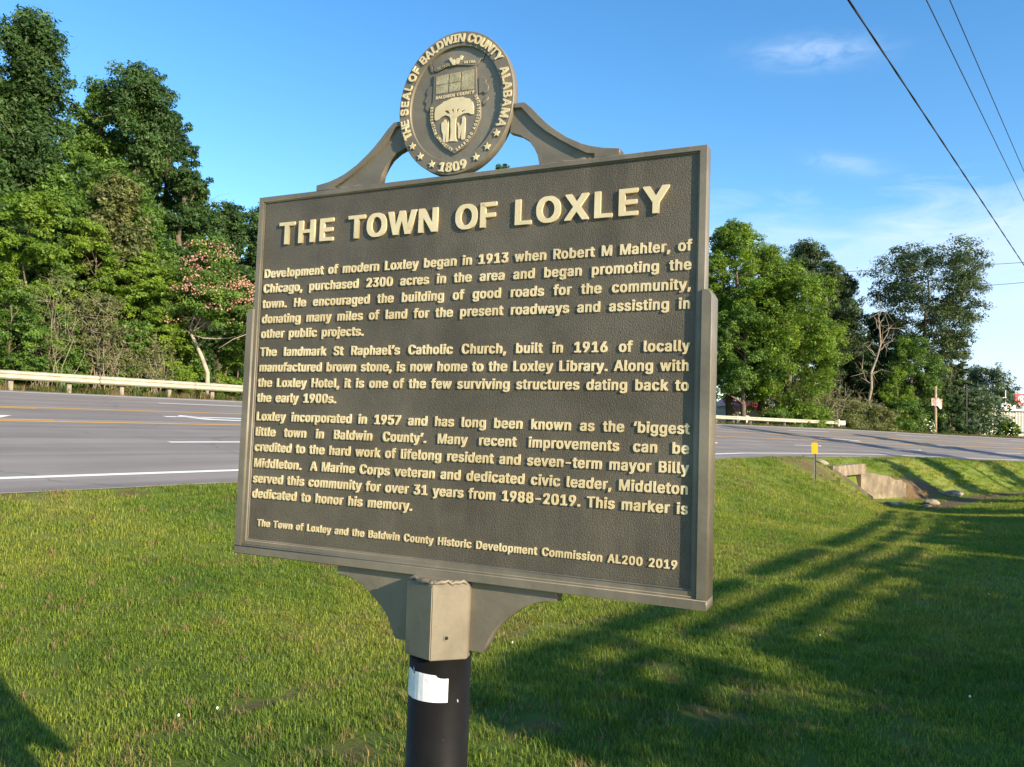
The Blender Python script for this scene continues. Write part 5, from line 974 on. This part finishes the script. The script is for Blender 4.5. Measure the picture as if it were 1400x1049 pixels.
# trees hidden behind the plaque, one tip showing under the seal
tree('woodland_tree', 'tree behind the plaque whose tip shows in the gap under the seal', 'tree', 676, dist_for(676, -44), 222, 46, 'dark', 12000, .24, 'column', .1, 40, 91, G1)
for i, (px, yt, sd) in enumerate(((430, 300, 92), (520, 290, 93), (600, 300, 94), (770, 315, 95), (860, 320, 96), (935, 318, 97))):
    tree('woodland_tree', f"dark woodland tree hidden behind the plaque, {['first','second','third','fifth','sixth','seventh'][i]} from the left", 'tree', px, dist_for(px, -43), yt, 60, 'mid' if i % 2 else 'dark', 8000, .28, 'oval', .05, 36, sd, G1)
# right-hand group
G3 = 'trees beyond the road on the right'
TR = [('tall bright green tree directly right of the plaque edge', 1002, 76, 306, 58, 'bright', 30000, .21, 'oval', .17, 70, 101), ('bright rounded tree bulging above the guardrail terminal', 1076, 73, 358, 64, 'bright', 30000, .19, 'oval', .12, 70, 102),
 ('bright green tree joining the two bright crowns right of the plaque', 1042, 79, 336, 50, 'bright', 20000, .20, 'oval', .14, 56, 113), ('grey green tree between the bright crowns and the dead trunk', 1128, 86, 356, 46, 'grey', 20000, .21, 'oval', .08, 50, 114),
 ('deep green tree low beside the plaque under the bright crowns', 1015, 72, 420, 48, 'mid', 16000, .18, 'mound', .30, 44, 103), ('dark twin-topped tree behind the bright trees', 1100, 92, 332, 50, 'grey', 26000, .23, 'oval', .12, 60, 104),
 ('dark tree with drooping right side, left of the dead trunk', 1148, 90, 372, 44, 'grey', 20000, .22, 'oval', .08, 50, 105), ('low dark tree right behind the dead trunk', 1205, 92, 430, 40, 'dark', 15000, .22, 'oval', .05, 40, 106),
 ('vine covered green tree under the tall airy tree', 1248, 82, 462, 42, 'mid', 18000, .17, 'mound', .02, 50, 107), ('bright vine draped bush right of the dead trunk', 1226, 79, 505, 26, 'bright', 9000, .15, 'mound', .0, 30, 108),
 ('mid green tree behind the slim dark pole', 1306, 95, 500, 22, 'far', 12000, .22, 'mound', .02, 34, 109), ('distant hazy tree line sloping down toward the metal building', 1348, 140, 503, 42, 'far', 12000, .30, 'mound', .0, 40, 110),
 ('small distant tree just above the metal building roof', 1372, 140, 528, 20, 'far', 6000, .30, 'mound', .0, 20, 111), ('dark tree filling behind the brush left of the dead trunk', 1175, 88, 470, 36, 'dark', 12000, .22, 'mound', .0, 34, 112)]
for lb, px, d, yt, hw, lm, n, sz, shp, cbf, ncl, sd in TR:
    tree('roadside_tree', lb, 'tree', px, d, yt, hw, lm, n, sz, shp, cbf, int(ncl * 1.15), sd, G3, gap=.12, flat=.95)
tree('roadside_tree', 'tallest airy dark tree with open layered branches right of the dead trunk', 'tree', 1268, 86, 338, 78, 'grey', 24000, .21, 'vase', .24, 80, 121, G3, gap=.42, cr=(.10, .17), flat=.85, shell=.3, r0=.4)
tree('roadside_tree', 'right-hand leaning part tree with low sweeping branches over the dark pole', 'tree', 1299, 88, 450, 34, 'grey', 12000, .21, 'mound', .25, 34, 122, G3, gap=.32, cr=(.10, .17), flat=.4, shell=.3)
G4 = 'bushes on the far road edge at right'
for lb, px, d, yt, hw, lm, n, sd in (('olive brushy bush right of the guardrail terminal', 1150, 74, 545, 34, 'olive', 8000, 131), ('dull bush under the dead trunk', 1196, 75, 555, 28, 'olive', 7000, 132), ('dark bush at the foot of the vine covered tree', 1236, 77, 548, 26, 'mid', 7000, 133),
    ('dark spreading bush between the two poles', 1298, 80, 540, 20, 'dark', 9000, 134), ('grey green bush in front of the metal building corner', 1332, 84, 577, 7, 'far', 7000, 135), ('bush with white blossom beside the wooden utility pole', 1262, 78, 566, 15, 'mid', 5000, 136),
    ('round bush with white blossom in front of the metal building', 1379, 92, 578, 14, 'bright', 7000, 137), ('low green bush under the guardrail on the right', 1062, 70, 560, 26, 'mid', 6000, 138), ('low green bush behind the guardrail near the terminal', 1100, 71.5, 552, 34, 'bright', 8000, 139)):
    o = tree('bush', lb, 'bush', px, d, yt, hw, lm, n, .13, 'mound', .0, 26, sd, G4, cr=(.14, .24), gap=.28, r0=.05)
    if 'white' in lb:
        g = np.random.default_rng(sd); rx = hw / FPX * d; hh = (hor(px) - yt) / FPX * d - o.location.z; b = MB()
        for _ in range(46):
            a, q = g.uniform(3.3, 6.1), g.uniform(.05, .8); r_ = rx * math.sqrt(1 - q * q) * 1.02; c = Vector((r_ * math.cos(a), r_ * math.sin(a), hh * q)); s_ = g.uniform(.05, .12); b.add([c + Vector((-s_, -.04, 0)), c + Vector((0, -.06, s_ * .5)), c + Vector((s_, -.04, 0)), c + Vector((0, -.1, -s_ * .4))], [(0, 1, 2, 3)])
        obj('blossom', b.mesh('blossom'), o, M_trim)['kind'] = 'stuff'
brush2 = brush(1120, -32.0, 520, 44, 'tangled grey brush above the guardrail terminal', 64, 60, .2, leafn=3500, wd_=.022); brush(1178, -32.2, 538, 26, 'thin grey brush left of the dead trunk', 65, 36, .0, leafn=2200, wd_=.022)
# dead tree
dd = 78.0; dp = at(1182, dd); dz = float(terrain(dp[0], dp[1])); kk = dd / FPX; dt = empty('dead_tree', (dp[0], dp[1], dz), 'bare dead tree with pale crooked trunk between the green trees', 'tree')
def dpt(px, py, dy=0): return ((px - 1182) * kk, dy, (hor(px) - py) * kk - dz)
g = np.random.default_rng(9); b = MB(); b.tube([(0, 0, -.3), dpt(1186, 555), dpt(1191, 530), dpt(1190, 510), dpt(1198, 488), dpt(1203, 470), dpt(1201, 445), dpt(1199, 425)], [.19, .16, .14, .13, .11, .09, .06, .03], 8); M_deadw = mottled('grey_dead_wood', (.20, .165, .12), (.33, .28, .21), 2, .9, .3, .02, 12)
obj('trunk', b.mesh('trunk', True), dt, M_deadw)
for A, B in (((1203, 472), (1218, 445)), ((1200, 480), (1222, 462)), ((1198, 488), (1180, 470)), ((1201, 445), (1210, 425)), ((1190, 512), (1205, 505)), ((1201, 450), (1192, 430)), ((1191, 530), (1178, 505)), ((1199, 435), (1206, 415))):
    b = MB(); pth = limb_path(g, dpt(*A), dpt(*B), .15); b.tube(pth, [.05, .045, .04, .03, .02, .01], 6)
    for _ in range(6): q = pth[g.integers(1, 6)]; e = q + g.normal(0, .8, 3); b.tube([q, (q + e) / 2 + g.normal(0, .08, 3), e], [.03, .02, .008], 4, False)
    obj('limb', b.mesh('limb', True), dt, M_deadw)
# far woods that close the view between the trunks
def wood(name, pts, hts, n, size, lm, seed, label):
    g = np.random.default_rng(seed); C = []; Rc = []
    for (px, d), h in zip(pts, hts):
        p = at(px, d); z = float(terrain(p[0], p[1])); w_ = 3.4
        for _ in range(9): C.append((p[0] + g.normal(0, w_), p[1] + g.normal(0, w_ * .6), z + h * g.uniform(.05, .92))); Rc.append(g.uniform(1.1, 2.1))
    V, F, T = leaves(np.array(C), np.array(Rc), n, size, seed, .8, .4, .3); o = obj(name, leaf_mesh(name, V, F, T), None, LM[lm], 'stuff', label); return o
pts = []; hts = []
for px in range(-160, 1000, 14):
    d = dist_for(px, -54) if px < 960 else 112
    pts.append((px, d)); y = np.interp(px, [-160, 100, 200, 260, 350, 1000], [150, 190, 270, 320, 330, 350]); hts.append((hor(px) - y) / FPX * d)
wood('distant_wood', pts, hts, 90000, .34, 'dark', 301, 'dense dark wood closing the view behind the nearer trees')
pts = [(px, 112) for px in range(985, 1345, 8)]; hts = [(hor(p[0]) - np.interp(p[0], [985, 1180, 1215, 1345], [440, 470, 520, 535])) / FPX * 112 for p in pts]
wood('distant_wood', pts, hts, 34000, .34, 'far', 302, 'low dark wood behind the right-hand trees')
# unseen trees put right of the view to shade lawn, ditch and road
G5 = 'shade trees standing right of the viewer, outside the view'
def shade_tree(lat_, s_, h, rx, seed, label, layers=None, n=9000, base_z=None, ncl=60, lsz=.11):
    x, y = [float(v) for v in (lat_ * LD[0] + s_ * RD[0], lat_ * LD[1] + s_ * RD[1])]; z = float(terrain(np.array(x), np.array(y)))
    o = empty('shade_tree', (x, y, z), label, 'tree', G5); g = np.random.default_rng(seed); C = []; Rc = []
    if base_z is not None: h = base_z - z
    for i in range(ncl):
        a = g.uniform(0, 6.283); rr = rx * math.sqrt(g.uniform(0, 1)) * (.85 if h < 5 else (.3 + .7 * math.sin(math.pi * i / ncl))); r_ = g.uniform(.35, .6) * rx; zz = h * .12 + (h * .88 - r_ * .7) * (i + .5) / ncl; C.append((rr * math.cos(a), rr * math.sin(a), zz)); Rc.append(r_)
    V, F, T = leaves(np.array(C), np.array(Rc), n, lsz, seed, .9, .4, .1)
    k = (V[:, 2].reshape(-1, 3).max(1) < h); VV = [V[k.repeat(3)]]; TT = [T[k.repeat(3)]]
    for z0, z1, dens, xs in (layers or []):       # unseen thin boughs added above the crown, gapped to cast streaks of light
        m = int(dens * (z1 - z0) / .1); p = np.stack([g.uniform(-xs, xs, m), g.uniform(-.10, .10, m), g.uniform(z0, z1, m) - z], 1)
        sq = p[:, 0] + s_
        keep = (np.sin(sq * 1.7 + z0 * 40) * .5 + np.sin(sq * 4.1 + z0 * 70) * .4 + g.normal(0, .22, m)) > -.38; p = p[keep]; m = len(p)
        px_ = p[:, 0] * RD[0] + p[:, 1] * LD[0]; py_ = p[:, 0] * RD[1] + p[:, 1] * LD[1]; p = np.stack([px_, py_, p[:, 2]], 1)
        a = g.normal(0, 1, (m, 3)) * np.array([1, 1, .2]); a /= np.linalg.norm(a, axis=1)[:, None]; b_ = np.cross(a, SD); b_ /= np.linalg.norm(b_, axis=1)[:, None]; s1 = g.uniform(.04, .09, (m, 1))
        VV.append(np.stack([p - a * s1, p + b_ * s1 * .35, p + a * s1], 1).reshape(-1, 3)); TT.append(g.uniform(0, 1, 3 * m))
    V = np.concatenate(VV); obj('crown', leaf_mesh('crown', V, np.arange(len(V)).reshape(-1, 3), np.concatenate(TT)), o, LM['mid'])
    b = MB(); b.tube([(0, 0, -.3), (0.05, 0, h * .5), (0, .1, h * .85)], [.12, .09, .04], 8); obj('trunk', b.mesh('trunk', True), o, M_bark); return o
LAY = [(-1.6 + a, -1.6 + b_, 2300, .95) for a, b_ in ((2.925, 2.96), (3.115, 3.15), (3.30, 3.37))]
ords = ['first', 'second', 'third', 'fourth', 'fifth', 'sixth', 'seventh', 'eighth', 'ninth', 'tenth', 'eleventh', 'twelfth', 'thirteenth', 'fourteenth', 'fifteenth', 'sixteenth', 'seventeenth', 'eighteenth']
for i in range(17):  # added row, crowns shaped for the lawn's shade edge
    shade_tree(5.5, 3.3 + 1.55 * i, 0, .95, 200 + i, f'small flat topped unseen tree added to shade the lawn, {ords[i]} of the row from the marker', LAY + [(.55, 1.20, 480, .95)] + ([(-1.6 + 2.8, -1.6 + 3.28, 420, .95)] if i < 1 else []), 12500, base_z=-1.6 + 2.84 , ncl=34)
for j, (la, s_, h, rx) in enumerate(((5.5, 33.5, 5.0, 1.8), (5.0, 41.0, 6.2, 1.5), (5.0, 47.0, 7.0, 1.3), (7.0, 55.0, 14.5, 2.0), (6.5, 66.0, 11.5, 1.8))):
    shade_tree(la, s_, h, rx, 240 + j, ['low wide', 'taller slim', 'tall narrow', 'very tall', 'last and farthest tall'][j] + ' shade tree outside the view beside the ditch', None, 9000, ncl=50, lsz=.16)
